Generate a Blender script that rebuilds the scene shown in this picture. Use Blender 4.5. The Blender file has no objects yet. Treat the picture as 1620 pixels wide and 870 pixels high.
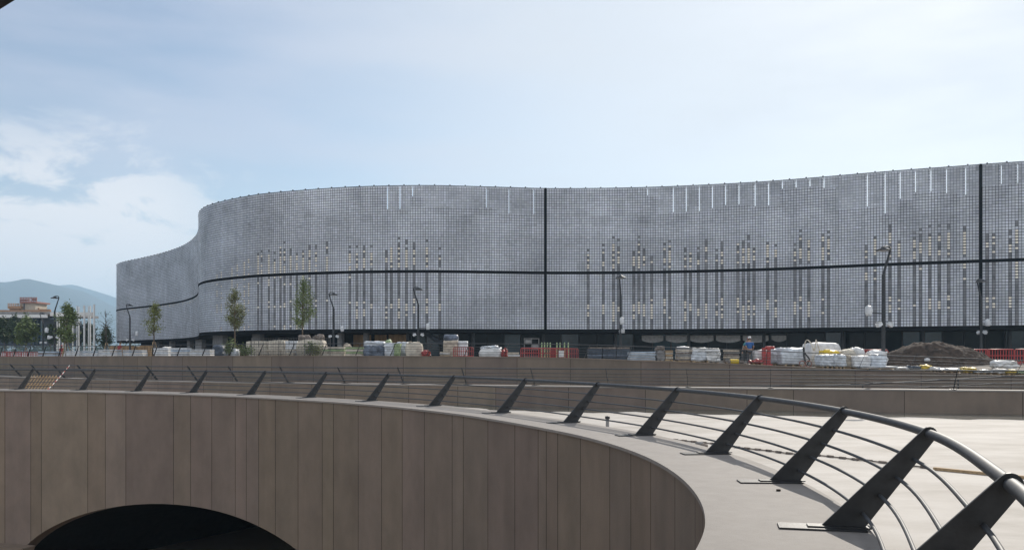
import bpy, bmesh, math, random
import numpy as np
from mathutils import Vector, Matrix, noise
random.seed(11); rng = np.random.RandomState(5)
R = math.radians
scene = bpy.context.scene
col = scene.collection
F = 1400.0; HZ = 561.0; EYE = 1.8          # focal in px of the photo, horizon row, eye height
def XU(u, Y): return (u - 810.0) * Y / F
def ZV(v, Y): return EYE + (HZ - v) * Y / F

# ------------------------------------------------------------------ camera, sky, sun, exposure
cam = bpy.data.cameras.new('camera'); co = bpy.data.objects.new('camera', cam); col.objects.link(co)
co.location = (0, 0, EYE); co.rotation_euler = (R(90), 0, 0)
cam.sensor_width = 36; cam.lens = F / 1620 * 36; cam.shift_y = (HZ - 435) / 1620
cam.clip_start = .05; cam.clip_end = 40000
scene.camera = co
SUN_EL, SUN_AZ = 29.0, 27.0                # azimuth to the right of the view direction (+Y)
world = bpy.data.worlds.new('World'); scene.world = world; world.use_nodes = True
wt = world.node_tree; wt.nodes.clear()
def N(t, typ, **kw):
    n = t.nodes.new(typ)
    for k, v in kw.items(): setattr(n, k, v)
    return n
wout = N(wt, 'ShaderNodeOutputWorld'); bg = N(wt, 'ShaderNodeBackground')
sky = N(wt, 'ShaderNodeTexSky'); sky.sky_type = 'NISHITA'; sky.sun_disc = False
sky.sun_elevation = R(SUN_EL); sky.sun_rotation = R(SUN_AZ)
sky.air_density = 1.0; sky.dust_density = 1.0; sky.ozone_density = 1.5; sky.altitude = 200
bg.inputs['Strength'].default_value = 0.095
tc = N(wt, 'ShaderNodeTexCoord')
def wmath(op, a, b=None, clamp=False):
    n = N(wt, 'ShaderNodeMath', operation=op); n.use_clamp = clamp
    for i, x in enumerate((a, b)):
        if x is None: continue
        if isinstance(x, (int, float)): n.inputs[i].default_value = x
        else: wt.links.new(x, n.inputs[i])
    return n.outputs[0]
def wdot(vec):
    n = N(wt, 'ShaderNodeVectorMath', operation='DOT_PRODUCT'); wt.links.new(tc.outputs['Generated'], n.inputs[0])
    n.inputs[1].default_value = Vector(vec).normalized(); return n.outputs['Value']
def wramp(x, a, b):
    n = N(wt, 'ShaderNodeMapRange', interpolation_type='SMOOTHSTEP'); wt.links.new(x, n.inputs[0])
    n.inputs[1].default_value = a; n.inputs[2].default_value = b; return n.outputs[0]
def wmix(fac, a, b):
    n = N(wt, 'ShaderNodeMixRGB'); wt.links.new(fac, n.inputs[0]); wt.links.new(a, n.inputs[1])
    if isinstance(b, tuple): n.inputs[2].default_value = b
    else: wt.links.new(b, n.inputs[2])
    return n.outputs[0]
sep = N(wt, 'ShaderNodeSeparateXYZ'); wt.links.new(tc.outputs['Generated'], sep.inputs[0])
mp = N(wt, 'ShaderNodeMapping'); wt.links.new(tc.outputs['Generated'], mp.inputs[0]); mp.inputs['Scale'].default_value = (1, 1, 2.2)
nz = N(wt, 'ShaderNodeTexNoise'); wt.links.new(mp.outputs[0], nz.inputs[0])
nz.inputs['Scale'].default_value = 9; nz.inputs['Detail'].default_value = 9; nz.inputs['Roughness'].default_value = .6
nz.inputs['Distortion'].default_value = .35
mp2 = N(wt, 'ShaderNodeMapping'); wt.links.new(tc.outputs['Generated'], mp2.inputs[0]); mp2.inputs['Scale'].default_value = (1, .6, 4)
mp2.inputs['Rotation'].default_value = (0, R(16), 0)
nz2 = N(wt, 'ShaderNodeTexNoise'); wt.links.new(mp2.outputs[0], nz2.inputs[0]); nz2.inputs['Scale'].default_value = 3.0; nz2.inputs['Detail'].default_value = 6
# thin white veil: thicker towards the horizon and round the sun, uneven
sdir = (math.sin(R(SUN_AZ)) * math.cos(R(SUN_EL)), math.cos(R(SUN_AZ)) * math.cos(R(SUN_EL)), math.sin(R(SUN_EL)))
veil_sun = wramp(wdot(sdir), .70, .99)
veil_hor = wramp(sep.outputs[2], .30, -.02)
veil = wmath('MULTIPLY', wmath('MAXIMUM', wmath('MULTIPLY', veil_sun, .88), wmath('MULTIPLY', veil_hor, .33)), wmath('ADD', wmath('MULTIPLY', nz2.outputs[0], .7), .62), clamp=True)
base_veil = wmath('MULTIPLY', wmath('ADD', wmath('MULTIPLY', wramp(nz2.outputs[0], .38, .68), .44), .05), 1.0)
c0 = wmix(base_veil, sky.outputs[0], (6.5, 6.55, 7.6, 1))
c1 = wmix(veil, c0, (7.6, 7.85, 8.2, 1))
# cumulus bank low on the left
cmask = wmath('MULTIPLY', wramp(wdot((-.66, 1, .13)), .945, .985), wramp(sep.outputs[2], .29, .14))
cl = wramp(wmath('ADD', nz.outputs[0], wmath('MULTIPLY', cmask, .24)), .58, .72)
cl = wmath('MULTIPLY', cl, wmath('MULTIPLY', cmask, .95), clamp=True)
c2 = wmix(cl, c1, (9.3, 9.0, 9.0, 1))
# broken bright cloud added in the unseen sky behind the viewer as fill
rear = wmath('MULTIPLY', wramp(sep.outputs[1], .25, -.25), wramp(nz2.outputs[0], .30, .62), clamp=True)
c3 = wmix(wmath('MULTIPLY', rear, .9), c2, (12.5, 12.6, 13.0, 1))
wt.links.new(c3, bg.inputs[0]); wt.links.new(bg.outputs[0], wout.inputs[0])
sl = bpy.data.lights.new('sun', 'SUN'); so = bpy.data.objects.new('sun', sl); col.objects.link(so)
sl.energy = 3.8; sl.angle = R(.55); sl.color = (1, .93, .83)
so.rotation_euler = Vector(sdir).to_track_quat('Z', 'Y').to_euler()
vs = scene.view_settings
vs.view_transform = 'Standard'; vs.look = 'None'; vs.exposure = 0.14; vs.gamma = 1; vs.use_curve_mapping = False
scene.cycles.max_bounces = 6; scene.cycles.volume_bounces = 1

# ------------------------------------------------------------------ materials
def mat(name, base, rough=.7, metal=0.0, var=.12, scale=3.0, bump=0.0, bscale=None, var2=None, spec=.4, attr=None, stretch=None, c2=None, detail=6, streak=0):
    m = bpy.data.materials.new(name); m.use_nodes = True; t = m.node_tree; b = t.nodes['Principled BSDF']
    b.inputs['Roughness'].default_value = rough; b.inputs['Metallic'].default_value = metal
    b.inputs['Specular IOR Level'].default_value = spec
    tcn = N(t, 'ShaderNodeTexCoord'); vec = tcn.outputs['Object']
    if stretch:
        mpn = N(t, 'ShaderNodeMapping'); t.links.new(vec, mpn.inputs[0]); mpn.inputs['Scale'].default_value = stretch; vec = mpn.outputs[0]
    nn = N(t, 'ShaderNodeTexNoise'); t.links.new(vec, nn.inputs[0]); nn.inputs['Scale'].default_value = scale; nn.inputs['Detail'].default_value = detail
    nn.inputs['Roughness'].default_value = .62
    rp = N(t, 'ShaderNodeValToRGB'); t.links.new(nn.outputs[0], rp.inputs[0])
    lo = c2 if c2 else tuple(c * (1 - var * 2) for c in base); hi = tuple(min(1, c * (1 + var)) for c in base)
    rp.color_ramp.elements[0].position = .32; rp.color_ramp.elements[1].position = .66
    rp.color_ramp.elements[0].color = (*lo, 1); rp.color_ramp.elements[1].color = (*hi, 1)
    out = rp.outputs[0]
    if streak:
        ms = N(t, 'ShaderNodeMapping'); t.links.new(tcn.outputs['Object'], ms.inputs[0]); ms.inputs['Scale'].default_value = (1.3, 1.3, .09)
        ns = N(t, 'ShaderNodeTexNoise'); t.links.new(ms.outputs[0], ns.inputs[0]); ns.inputs['Scale'].default_value = 1.2; ns.inputs['Detail'].default_value = 4
        rs = N(t, 'ShaderNodeValToRGB'); t.links.new(ns.outputs[0], rs.inputs[0]); rs.color_ramp.elements[0].position = .3; rs.color_ramp.elements[1].position = .75
        rs.color_ramp.elements[0].color = (1 - streak, 1 - streak, 1 - streak, 1); rs.color_ramp.elements[1].color = (1 + streak,) * 3 + (1,)
        mm = N(t, 'ShaderNodeMixRGB', blend_type='MULTIPLY'); mm.inputs[0].default_value = 1; t.links.new(out, mm.inputs[1]); t.links.new(rs.outputs[0], mm.inputs[2]); out = mm.outputs[0]
    if attr:
        an = N(t, 'ShaderNodeAttribute', attribute_name=attr)
        mx = N(t, 'ShaderNodeMixRGB', blend_type='MULTIPLY'); mx.inputs[0].default_value = 1
        t.links.new(out, mx.inputs[1]); t.links.new(an.outputs['Color'], mx.inputs[2]); out = mx.outputs[0]
    t.links.new(out, b.inputs['Base Color'])
    if bump:
        n2 = N(t, 'ShaderNodeTexNoise'); t.links.new(tcn.outputs['Object'], n2.inputs[0]); n2.inputs['Scale'].default_value = bscale or scale * 6; n2.inputs['Detail'].default_value = 5
        bp = N(t, 'ShaderNodeBump'); bp.inputs['Strength'].default_value = bump; bp.inputs['Distance'].default_value = .05
        t.links.new(n2.outputs[0], bp.inputs['Height']); t.links.new(bp.outputs[0], b.inputs['Normal'])
    return m
M = {}
M['brown'] = mat('brown concrete panels', (.205, .157, .120), .8, var=.085, scale=.8, bump=.15, bscale=30, attr='tone', stretch=(1, 1, .7), detail=10, streak=.07)
M['joint'] = mat('dark joint and tunnel shade', (.012, .011, .010), .95, spec=.05)
M['coping'] = mat('coping stone', (.28, .25, .222), .75, var=.05, scale=4, detail=9, bump=.12, bscale=60)
M['floor'] = mat('pale terrace screed', (.50, .46, .41), .8, var=.05, scale=.6, bump=.1, bscale=8, c2=(.37, .33, .28), stretch=(.6, 1.15, 1), detail=12)
M['wet'] = mat('wet film', (.10, .105, .088), .12, var=.25, scale=.5, spec=.5)
M['steel'] = mat('anthracite painted steel', (.03, .031, .033), .5, metal=.2, var=.25, scale=4, bump=.05, bscale=40, spec=.5)
M['rail'] = mat('dark grey tube', (.065, .068, .073), .6, metal=.1, var=.12, scale=7, spec=.5)
M['panel'] = mat('metal mesh panel', (.575, .59, .63), .45, metal=.35, var=.10, scale=.12, attr='tone')
M['darkpanel'] = mat('open mesh panel', (.25, .25, .26), .5, metal=.3, var=.2, scale=1.0)
M['glintpanel'] = mat('painted glint panel', (.93, .85, .72), .5, var=.06, scale=1.5)  # warm sun glints in the screen, painted as panel colour
M['frame'] = mat('facade substructure', (.035, .04, .05), .7, var=.2)
M['rearmesh'] = mat('rear mesh layer', (.27, .295, .33), .6, metal=.2, var=.1)
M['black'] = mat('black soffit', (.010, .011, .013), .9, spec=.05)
M['plaza'] = mat('plaza ground', (.20, .17, .14), .9, var=.2, scale=.25, bump=.3, bscale=4)
M['earth'] = mat('sandy ground', (.34, .26, .18), .95, var=.2, scale=.05)
M['concrete'] = mat('grey concrete', (.27, .26, .25), .85, var=.15, scale=1.5)
M['hill'] = mat('wooded hill', (.045, .06, .05), .95, var=.3, scale=.004)
M['bark'] = mat('bark', (.16, .115, .08), .9, var=.25, scale=12)
M['twig'] = mat('dry twig', (.12, .10, .085), .9)
M['leaf'] = mat('green leaves', (.17, .215, .07), .6, var=.3, scale=1.7, c2=(.07, .10, .035))
M['leaf_yellow'] = mat('yellow green leaves', (.25, .27, .07), .6, var=.3, scale=2)
M['leaf_red'] = mat('russet green leaves', (.19, .21, .08), .6, var=.3, scale=2.5, c2=(.10, .095, .045))
M['leaf_dark'] = mat('dark leaves', (.05, .075, .03), .65, var=.35, scale=.7, c2=(.02, .035, .015))
M['wood'] = mat('raw timber', (.46, .32, .18), .8, var=.2, scale=3, stretch=(1, 8, 8))
M['ply'] = mat('plywood hoarding', (.40, .25, .12), .8, var=.25, scale=.8, stretch=(3, 3, .6))
M['white'] = mat('white sheet', (.70, .69, .67), .6, var=.12, scale=3, bump=.4, bscale=9)
M['film'] = mat('white stretch film', (.66, .69, .72), .35, var=.15, scale=4, bump=.6, bscale=10)
M['cream'] = mat('cream bag', (.60, .54, .44), .75, var=.15, scale=3, bump=.5, bscale=8)
M['beige'] = mat('beige paving', (.50, .43, .34), .8, var=.2, scale=5)
M['greyblue'] = mat('grey blue film', (.14, .17, .22), .35, var=.35, scale=3, bump=.7, bscale=8)
M['navy'] = mat('dark blue grey board', (.07, .09, .12), .6, var=.2)
M['paleblue'] = mat('pale blue board', (.45, .53, .62), .6, var=.1)
M['green'] = mat('pale green wrap', (.30, .38, .20), .55, var=.15, bump=.4)
M['red'] = mat('red plastic', (.40, .055, .05), .45, var=.12)
M['rust'] = mat('red formwork', (.32, .14, .11), .7, var=.2)
M['orange'] = mat('orange formwork', (.40, .23, .13), .6, var=.2)
M['yellow'] = mat('yellow plastic', (.72, .50, .04), .5, var=.1)
M['soil'] = mat('brown soil', (.070, .049, .036), .95, var=.3, scale=2.2, bump=1.0, bscale=6)
M['rubble'] = mat('rubble', (.24, .20, .17), .9, var=.35, scale=6, bump=.6)
M['skin'] = mat('skin', (.42, .25, .17), .6)
M['blueshirt'] = mat('blue cotton', (.045, .13, .33), .85)
M['tealshirt'] = mat('teal cotton', (.08, .26, .27), .85)
M['redshirt'] = mat('red cotton', (.34, .045, .04), .85)
M['trousers'] = mat('grey work trousers', (.09, .095, .10), .9)
M['lampwhite'] = mat('white plastic wrap', (.72, .73, .74), .4, bump=.4, bscale=14)
M['offwhite'] = mat('white painted steel', (.78, .77, .74), .5, var=.05)
M['galv'] = mat('grey mesh wire', (.10, .10, .10), .5, metal=.3)
def glass(name, base, rough, spec=.10):
    m = mat(name, base, rough, spec=spec, var=.25, scale=.4); return m
M['glass'] = glass('dark glazing', (.012, .018, .022), .06)
M['glass_blue'] = glass('blue tinted glazing', (.015, .05, .07), .08, .38)

# ------------------------------------------------------------------ mesh helper
class MB:
    def __init__(s): s.v = []; s.f = []; s.m = []; s.t = []; s.sm = []
    def add(s, vs, fs, mi=0, tone=1.0, sm=False):
        o = len(s.v); s.v += [tuple(p) for p in vs]
        for f in fs: s.f.append([o + i for i in f]); s.m.append(mi); s.t.append(tone); s.sm.append(sm)
    def box(s, c, size, rz=0.0, mi=0, tone=1.0, mtx=None):
        hx, hy, hz = size[0] / 2, size[1] / 2, size[2] / 2
        P = [Vector((x, y, z)) for z in (-hz, hz) for y in (-hy, hy) for x in (-hx, hx)]
        m = (mtx if mtx is not None else Matrix.Rotation(rz, 3, 'Z'))
        P = [m @ p + Vector(c) for p in P]
        s.add(P, [(0, 2, 3, 1), (4, 5, 7, 6), (0, 1, 5, 4), (2, 6, 7, 3), (0, 4, 6, 2), (1, 3, 7, 5)], mi, tone); return s
    def bar(s, a, b, w, h=None, mi=0, tone=1.0):
        a = Vector(a); b = Vector(b); d = b - a; h = h or w
        q = d.to_track_quat('X', 'Z').to_matrix()
        return s.box((a + b) / 2, (d.length, w, h), mtx=q, mi=mi, tone=tone)
    def tube(s, pts, r, n=8, mi=0, tone=1.0, cap=True):
        pts = [Vector(p) for p in pts]; rs = r if isinstance(r, (list, tuple)) else [r] * len(pts)
        up = Vector((0, 0, 1)); vs = []
        for i, p in enumerate(pts):
            t = (pts[min(i + 1, len(pts) - 1)] - pts[max(i - 1, 0)]).normalized()
            if abs(t.z) > .95: up = Vector((0, 1, 0)) if abs(t.y) < .9 else Vector((1, 0, 0))
            a = t.cross(up).normalized(); b = a.cross(t).normalized()
            up = b
            for k in range(n):
                an = 2 * math.pi * k / n; vs.append(p + (a * math.cos(an) + b * math.sin(an)) * rs[i])
        fs = []
        for i in range(len(pts) - 1):
            for k in range(n):
                fs.append((i * n + k, i * n + (k + 1) % n, (i + 1) * n + (k + 1) % n, (i + 1) * n + k))
        s.add(vs, fs, mi, tone, True)
        if cap: s.add(vs[:n], [tuple(range(n))[::-1]], mi, tone); s.add(vs[-n:], [tuple(range(n))], mi, tone)
        return s
    def lathe(s, prof, c=(0, 0, 0), n=16, mi=0, tone=1.0, sm=True):
        vs = []; fs = []
        for (r, z) in prof:
            for k in range(n):
                a = 2 * math.pi * k / n; vs.append((c[0] + r * math.cos(a), c[1] + r * math.sin(a), c[2] + z))
        for i in range(len(prof) - 1):
            for k in range(n): fs.append((i * n + k, i * n + (k + 1) % n, (i + 1) * n + (k + 1) % n, (i + 1) * n + k))
        s.add(vs, fs, mi, tone, sm); return s
    def plate(s, poly, t, fn, mi=0):
        """poly: 2D outline; fn maps (a, b, side offset) to 3D; t thickness"""
        n = len(poly)
        vs = [fn(a, b, -t / 2) for a, b in poly] + [fn(a, b, t / 2) for a, b in poly]
        fs = [tuple(range(n))[::-1], tuple(range(n, 2 * n))] + [(i, (i + 1) % n, n + (i + 1) % n, n + i) for i in range(n)]
        s.add(vs, fs, mi); return s
    def lumpy(s, c, size, rz=0, n=6, amp=.06, seed=0, mi=0, topamp=None, bulge=.05, square=.82):
        """a soft rounded block (bags, wrapped pallets) resting on its base centre c"""
        bm = bmesh.new(); bmesh.ops.create_cube(bm, size=2); bmesh.ops.subdivide_edges(bm, edges=bm.edges[:], cuts=n, use_grid_fill=True)
        rot = Matrix.Rotation(rz, 3, 'Z'); off = Vector((seed * 7.3, seed * 3.1, seed * 1.7))
        vs = []; bm.verts.index_update()
        for v in bm.verts:
            p = v.co.copy(); q = p.normalized() * 1.25
            p = p * square + q * (1 - square)
            b = 1 + bulge * (1 - p.z * p.z)
            k = noise.noise_vector(Vector((p.x * 1.6, p.y * 1.6, p.z * 1.6)) + off) * amp + noise.noise_vector(p * 4.5 + off) * amp * .5
            a2 = topamp if topamp and p.z > .5 else 1
            p = Vector((p.x * b * size[0] / 2, p.y * b * size[1] / 2, (p.z + 1) * size[2] / 2)) + Vector((k.x, k.y, k.z * a2))
            if v.co.z < -.99: p.z = 0
            vs.append(rot @ p + Vector(c))
        s.add(vs, [[w.index for w in f.verts] for f in bm.faces], mi, 1.0, True); bm.free(); return s
    def build(s, name, mats, parent=None, local=False):
        me = bpy.data.meshes.new(name)
        vs = s.v
        if parent is not None and not local:
            o = parent
            loc = Vector((0, 0, 0))
            while o is not None: loc += o.location; o = o.parent
            vs = [(p[0] - loc.x, p[1] - loc.y, p[2] - loc.z) for p in vs]
        me.from_pydata(vs, [], s.f)
        for m in (mats if isinstance(mats, (list, tuple)) else [mats]): me.materials.append(m)
        me.polygons.foreach_set('material_index', s.m); me.polygons.foreach_set('use_smooth', s.sm)
        a = me.attributes.new('tone', 'FLOAT_COLOR', 'FACE')
        tt = np.ones((len(s.f), 4), dtype=np.float32)
        for i, t in enumerate(s.t):
            if isinstance(t, tuple): tt[i, :3] = t
            else: tt[i, :3] = t
        a.data.foreach_set('color', tt.ravel())
        me.update()
        ob = bpy.data.objects.new(name, me); col.objects.link(ob)
        if parent is not None: ob.parent = parent
        return ob
def tag(o, label=None, cat=None, group=None, kind=None):
    if label: o['label'] = label
    if cat: o['category'] = cat
    if group: o['group'] = group
    if kind: o['kind'] = kind
    return o
def thing(name, label, cat, loc=(0, 0, 0), rz=0, group=None):
    o = bpy.data.objects.new(name, None); col.objects.link(o); o.empty_display_size = .3
    o.location = loc; o.rotation_euler = (0, 0, rz); return tag(o, label, cat, group)
def dup(o, parent=None):
    c = o.copy(); col.objects.link(c)
    if parent is not None: c.parent = parent
    for ch in list(o.children): dup(ch, c)
    return c

# ------------------------------------------------------------------ curves in plan
class Curve:
    def __init__(s, pts, step=.1):
        P = np.array(pts, float); dim = P.shape[1]
        P = np.vstack([2 * P[0] - P[1], P, 2 * P[-1] - P[-2]]); out = []
        for i in range(1, len(P) - 2):
            p0, p1, p2, p3 = P[i - 1:i + 3]; n = max(4, int(np.linalg.norm(p2 - p1) / step))
            # centripetal-like Catmull-Rom
            d1 = np.linalg.norm(p1[:2] - p0[:2]) ** .5; d2 = np.linalg.norm(p2[:2] - p1[:2]) ** .5; d3 = np.linalg.norm(p3[:2] - p2[:2]) ** .5
            t0, t1, t2, t3 = 0, d1, d1 + d2, d1 + d2 + d3
            for k in range(n):
                t = t1 + (t2 - t1) * k / n
                A1 = (t1 - t) / (t1 - t0) * p0 + (t - t0) / (t1 - t0) * p1
                A2 = (t2 - t) / (t2 - t1) * p1 + (t - t1) / (t2 - t1) * p2
                A3 = (t3 - t) / (t3 - t2) * p2 + (t - t2) / (t3 - t2) * p3
                B1 = (t2 - t) / (t2 - t0) * A1 + (t - t0) / (t2 - t0) * A2
                B2 = (t3 - t) / (t3 - t1) * A2 + (t - t1) / (t3 - t1) * A3
                out.append((t2 - t) / (t2 - t1) * B1 + (t - t1) / (t2 - t1) * B2)
        out.append(P[-2]); s.P = np.array(out)
        s.S = np.concatenate([[0], np.cumsum(np.linalg.norm(np.diff(s.P[:, :2], axis=0), axis=1))]); s.L = s.S[-1]
        s.U = np.where(s.P[:, 1] > 1, 810 + F * s.P[:, 0] / np.maximum(s.P[:, 1], 1), 1e9)
    def at(s, a): return np.array([np.interp(a, s.S, s.P[:, k]) for k in range(s.P.shape[1])])
    def tan(s, a):
        d = s.at(min(a + .3, s.L)) - s.at(max(a - .3, 0)); d = d[:2]; return d / np.linalg.norm(d)
    def nrm(s, a): t = s.tan(a); return np.array([t[1], -t[0]])       # to the right of travel
    def s_of_u(s, u, smin=0, smax=1e9):
        m = (s.S >= smin) & (s.S <= smax); i = np.argmin(np.where(m, abs(s.U - u), 1e9)); return s.S[i]
# the inner ring: base line of the near railing, from behind the camera round to the far left (outside is on the right of travel)
BASE = Curve([(-9, -15), (-5, -11.5), (-2.0, -8), (-.2, -4.6), (.55, -1.0), (1.0, 2.45), (2.3, 5.75), (3.42, 9.15), (3.85, 12.5), (3.72, 16.1), (2.95, 19.8),
              (1.55, 23.5), (-.3, 27.4), (-2.75, 31.2), (-5.5, 34.5), (-8.5, 37.3), (-11.8, 39.9), (-15.15, 42.0), (-18.5, 43.7), (-21.9, 45.1),
              (-25.7, 46.3), (-30.5, 47.2), (-36, 47.4), (-43, 46), (-51, 42), (-57, 36)])
def ring(a, off):
    p = BASE.at(a); n = BASE.nrm(a); return p + n * off
W_IN, W_OUT = -1.36, .27
RING2 = Curve([(-75, 104), (-60, 89), (-43.5, 75), (-33.8, 67.6), (-25.9, 62.3), (-21.9, 60.0), (-11.4, 55.6), (-1.9, 52.4), (3.2, 50.8), (12.7, 48), (20.6, 45.9), (25.7, 44.5), (40, 39.5), (60, 30), (75, 15)])
EDGE = Curve([(-110, 140, 1.60), (-75, 105, 1.61), (-48.6, 84, 1.62), (-24.8, 68, 1.69), (-8.3, 61, 1.70), (3.7, 57, 1.575), (9.4, 55, 1.376), (14.3, 54, 1.2), (19.1, 52.5, .975), (23.2, 51.5, .83), (28.6, 49.5, .60), (45, 44, .35), (65, 36, .2), (100, 15, .2)])
def edge_yz(x):
    i = np.argsort(EDGE.P[:, 0]); return np.interp(x, EDGE.P[i, 0], EDGE.P[i, 1]), np.interp(x, EDGE.P[i, 0], EDGE.P[i, 2])
def zp(x, y):
    ye, ze = edge_yz(x); return float(np.interp(y - ye, [0, 1.2, 9, 120, 500, 9000], [ze, ze, 1.12, 1.1, .6, 0]))

# ------------------------------------------------------------------ ground sheets
b = MB(); b.add([(-9500, -1200, -9.6), (9500, -1200, -9.6), (9500, 5800, -9.6), (-9500, 5800, -9.6)], [(0, 1, 2, 3)])
tag(b.build('ground', M['earth']), kind='structure')
b = MB(); xs = [-9000, -2500, -700, -300, -160] + list(np.linspace(-105, 98, 90)) + [160, 300, 700, 2500, 9000]
ds = [0, .4, 1.2, 2, 4, 6, 9, 14, 20, 26, 45, 80, 120, 250, 500, 1500, 3500, 5600]
vs = [];
for d in ds:
    for x in xs:
        ye, ze = edge_yz(x); y = ye + d
        vs.append((x, y, zp(x, y)))
nx = len(xs); fs = [(j * nx + i, j * nx + i + 1, (j + 1) * nx + i + 1, (j + 1) * nx + i) for j in range(len(ds) - 1) for i in range(nx - 1)]
b.add(vs, fs); tag(b.build('plaza', M['plaza']), kind='structure')
# lane between the two walls
n = 90; b = MB(); vs = []
for k in range(n): p = RING2.at(RING2.L * k / (n - 1)); q = EDGE.at(EDGE.L * k / (n - 1)); vs += [(p[0], p[1] + .3, -2.6), (q[0], q[1] + .2, -2.6)]
b.add(vs, [(2 * k, 2 * k + 2, 2 * k + 3, 2 * k + 1) for k in range(n - 1)]); tag(b.build('road', M['concrete']), kind='structure')
# pale terrace floor, 1.2 m under the copings
b = MB(); vs = []; n = 140; s0 = BASE.L
for k in range(n):
    p = ring(BASE.L * (1 - k / (n - 1)), W_OUT - .1); q = RING2.at(RING2.L * k / (n - 1))
    vs += [(p[0], p[1], -1.2), (q[0], q[1] + .1, -1.2)]
vs += [(-9, -60, -1.2), (95, -60, -1.2)]
b.add(vs, [(2 * k, 2 * k + 2, 2 * k + 3, 2 * k + 1) for k in range(n)]); tag(b.build('terrace_floor', M['floor']), kind='structure')
# shallow water left standing at the foot of the far wall
b = MB(); vs = []; a0 = RING2.s_of_u(700); a1 = RING2.s_of_u(1700); n = 70
for k in range(n):
    a = a0 + (a1 - a0) * k / (n - 1); p = RING2.at(a); nr = RING2.nrm(a); w = 4.0 + 1.6 * noise.noise(Vector((k * .22, 3, 0))) + .5 * noise.noise(Vector((k * .9, 1, 0))); w *= min(1, k / 9)
    vs += [(p[0] + nr[0] * .02, p[1] + nr[1] * .02, -1.196), (p[0] + nr[0] * w, p[1] + nr[1] * w, -1.196)]
b.add(vs, [(2 * k, 2 * k + 1, 2 * k + 3, 2 * k + 2) for k in range(n - 1)]); tag(b.build('water', M['wet']), kind='structure')

# ------------------------------------------------------------------ hills
def hill(name, prof, Y, depth, seed, ext):
    """ridge profile given as (u, v) as seen from the terrace, built as a terrain strip at its own distance"""
    us = np.array([p[0] for p in prof]); vv = np.array([p[1] for p in prof]); b = MB(); nx, ny = 420, 30; vs = []
    for j in range(ny):
        t = j / (ny - 1)
        for i in range(nx):
            u = ext[0] + (ext[1] - ext[0]) * i / (nx - 1)
            top = ZV(np.interp(u, us, vv), Y); y = Y - depth * (1 - t) if t < .8 else Y + depth * (t - .8)
            prof_t = min(1, t / .8) ** 1.25 if t <= .8 else 1 - (t - .8) * 2
            x = XU(u, Y); h = top * prof_t
            h += (noise.fractal(Vector((x * .0024, y * .0024, seed)), 1, 2, 6) * .22 * top) * (math.sin(min(1, t / .8) * math.pi) * (1 - min(1, t / .8)) + .012)
            vs.append((x, y, h - 4))
    b.add(vs, [(j * nx + i, j * nx + i + 1, (j + 1) * nx + i + 1, (j + 1) * nx + i) for j in range(ny - 1) for i in range(nx - 1)], sm=True)
    tag(b.build(name, M['hill']), kind='structure')
hill('hill', [(-1200, 470), (-500, 462), (-200, 452), (-60, 447), (0, 449.3), (19, 448.3), (28, 449.9), (40, 449), (60, 451.7), (67, 453.6), (84, 451.5), (96, 448.6), (103, 447.6), (108, 448.2), (114, 449.9), (128, 453.6), (138, 459), (149, 464.7), (166, 474), (184, 481.5), (240, 505), (400, 530), (800, 545), (3000, 550)], 3900, 1500, 1.3, (-1500, 2200))
hill('hill', [(-1200, 480), (0, 462), (100, 455), (130, 453.5), (145, 452.5), (160, 457), (185, 466), (230, 478), (330, 490), (600, 500), (1200, 510), (3000, 520)], 5400, 1100, 4.7, (-1500, 2200))

# ------------------------------------------------------------------ the curved courtyard wall with its tunnel arch
a_left = BASE.L
def s_in_u(u):      # arc position on the base line whose inner-edge point is seen in column u
    best = None
    for a in np.arange(BASE.s_of_u(1700, 20), BASE.L, .1):
        p = ring(a, W_IN)
        if p[1] > 7:
            uu = 810 + F * p[0] / p[1]
            if a > 30 and (best is None or abs(uu - u) < best[0]): best = (abs(uu - u), a)
    return best[1]
arch_c, arch_a, arch_b, arch_z = s_in_u(301), 12.3, 4.7, -9.75
joints_u = [8, 47, 64, 138, 167, 198, 273, 301, 335, 372, 388, 409, 436, 470, 510, 526, 567, 602, 635, 671, 714, 731, 770, 813, 850, 862, 880]
js = sorted(set([round(s_in_u(u), 2) for u in joints_u]))
first = js[0]; s = first
near = []
while s > .5:
    s -= random.choice([.55, .9, 1.15, 1.4, 1.9]) if s > 30 else random.choice([.5, .8, 1.1, 1.5]); near.append(max(s, 0))
s = js[-1]; far = []
while s < BASE.L - .5:
    s += random.choice([.8, 1.6, 2.4]); far.append(min(s, BASE.L))
js = near[::-1] + js + far
void = thing('courtyard_wall', 'tall curved brown concrete wall of the sunken courtyard with a tunnel arch', 'wall', (float(ring(60, W_IN)[0]), float(ring(60, W_IN)[1]), -9.6))
b = MB(); back = MB()
def arch_bottom(a):
    t = (a - arch_c) / arch_a
    return -9.6 if abs(t) >= 1 else arch_z + arch_b * math.sqrt(1 - t * t)
TOPZ = -.05
for i in range(len(js) - 1):
    a, c = js[i] + .013, js[i + 1] - .013
    if c - a < .1: continue
    r_ = random.random(); tone = .94 + .11 * random.random(); 
    if a > s_in_u(198) - .1: tone *= 1.14
    tone = (tone, tone * (1.0 + .02 * random.uniform(-1, 1)), tone * (1 + .05 * random.uniform(-1, 1)))
    n = max(2, int((c - a) / .16)); vs = []
    for k in range(n + 1):
        q = a + (c - a) * k / n; p = ring(q, W_IN + .02); zb = arch_bottom(q)
        vs += [(p[0], p[1], TOPZ), (p[0], p[1], zb)]
    b.add(vs, [(2 * k, 2 * k + 1, 2 * k + 3, 2 * k + 2) for k in range(n)], tone=tone)
n = int(BASE.L / .16); vs = []
for k in range(n + 1):
    q = BASE.L * k / n; p = ring(q, W_IN + .045); vs += [(p[0], p[1], TOPZ), (p[0], p[1], arch_bottom(q))]
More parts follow.
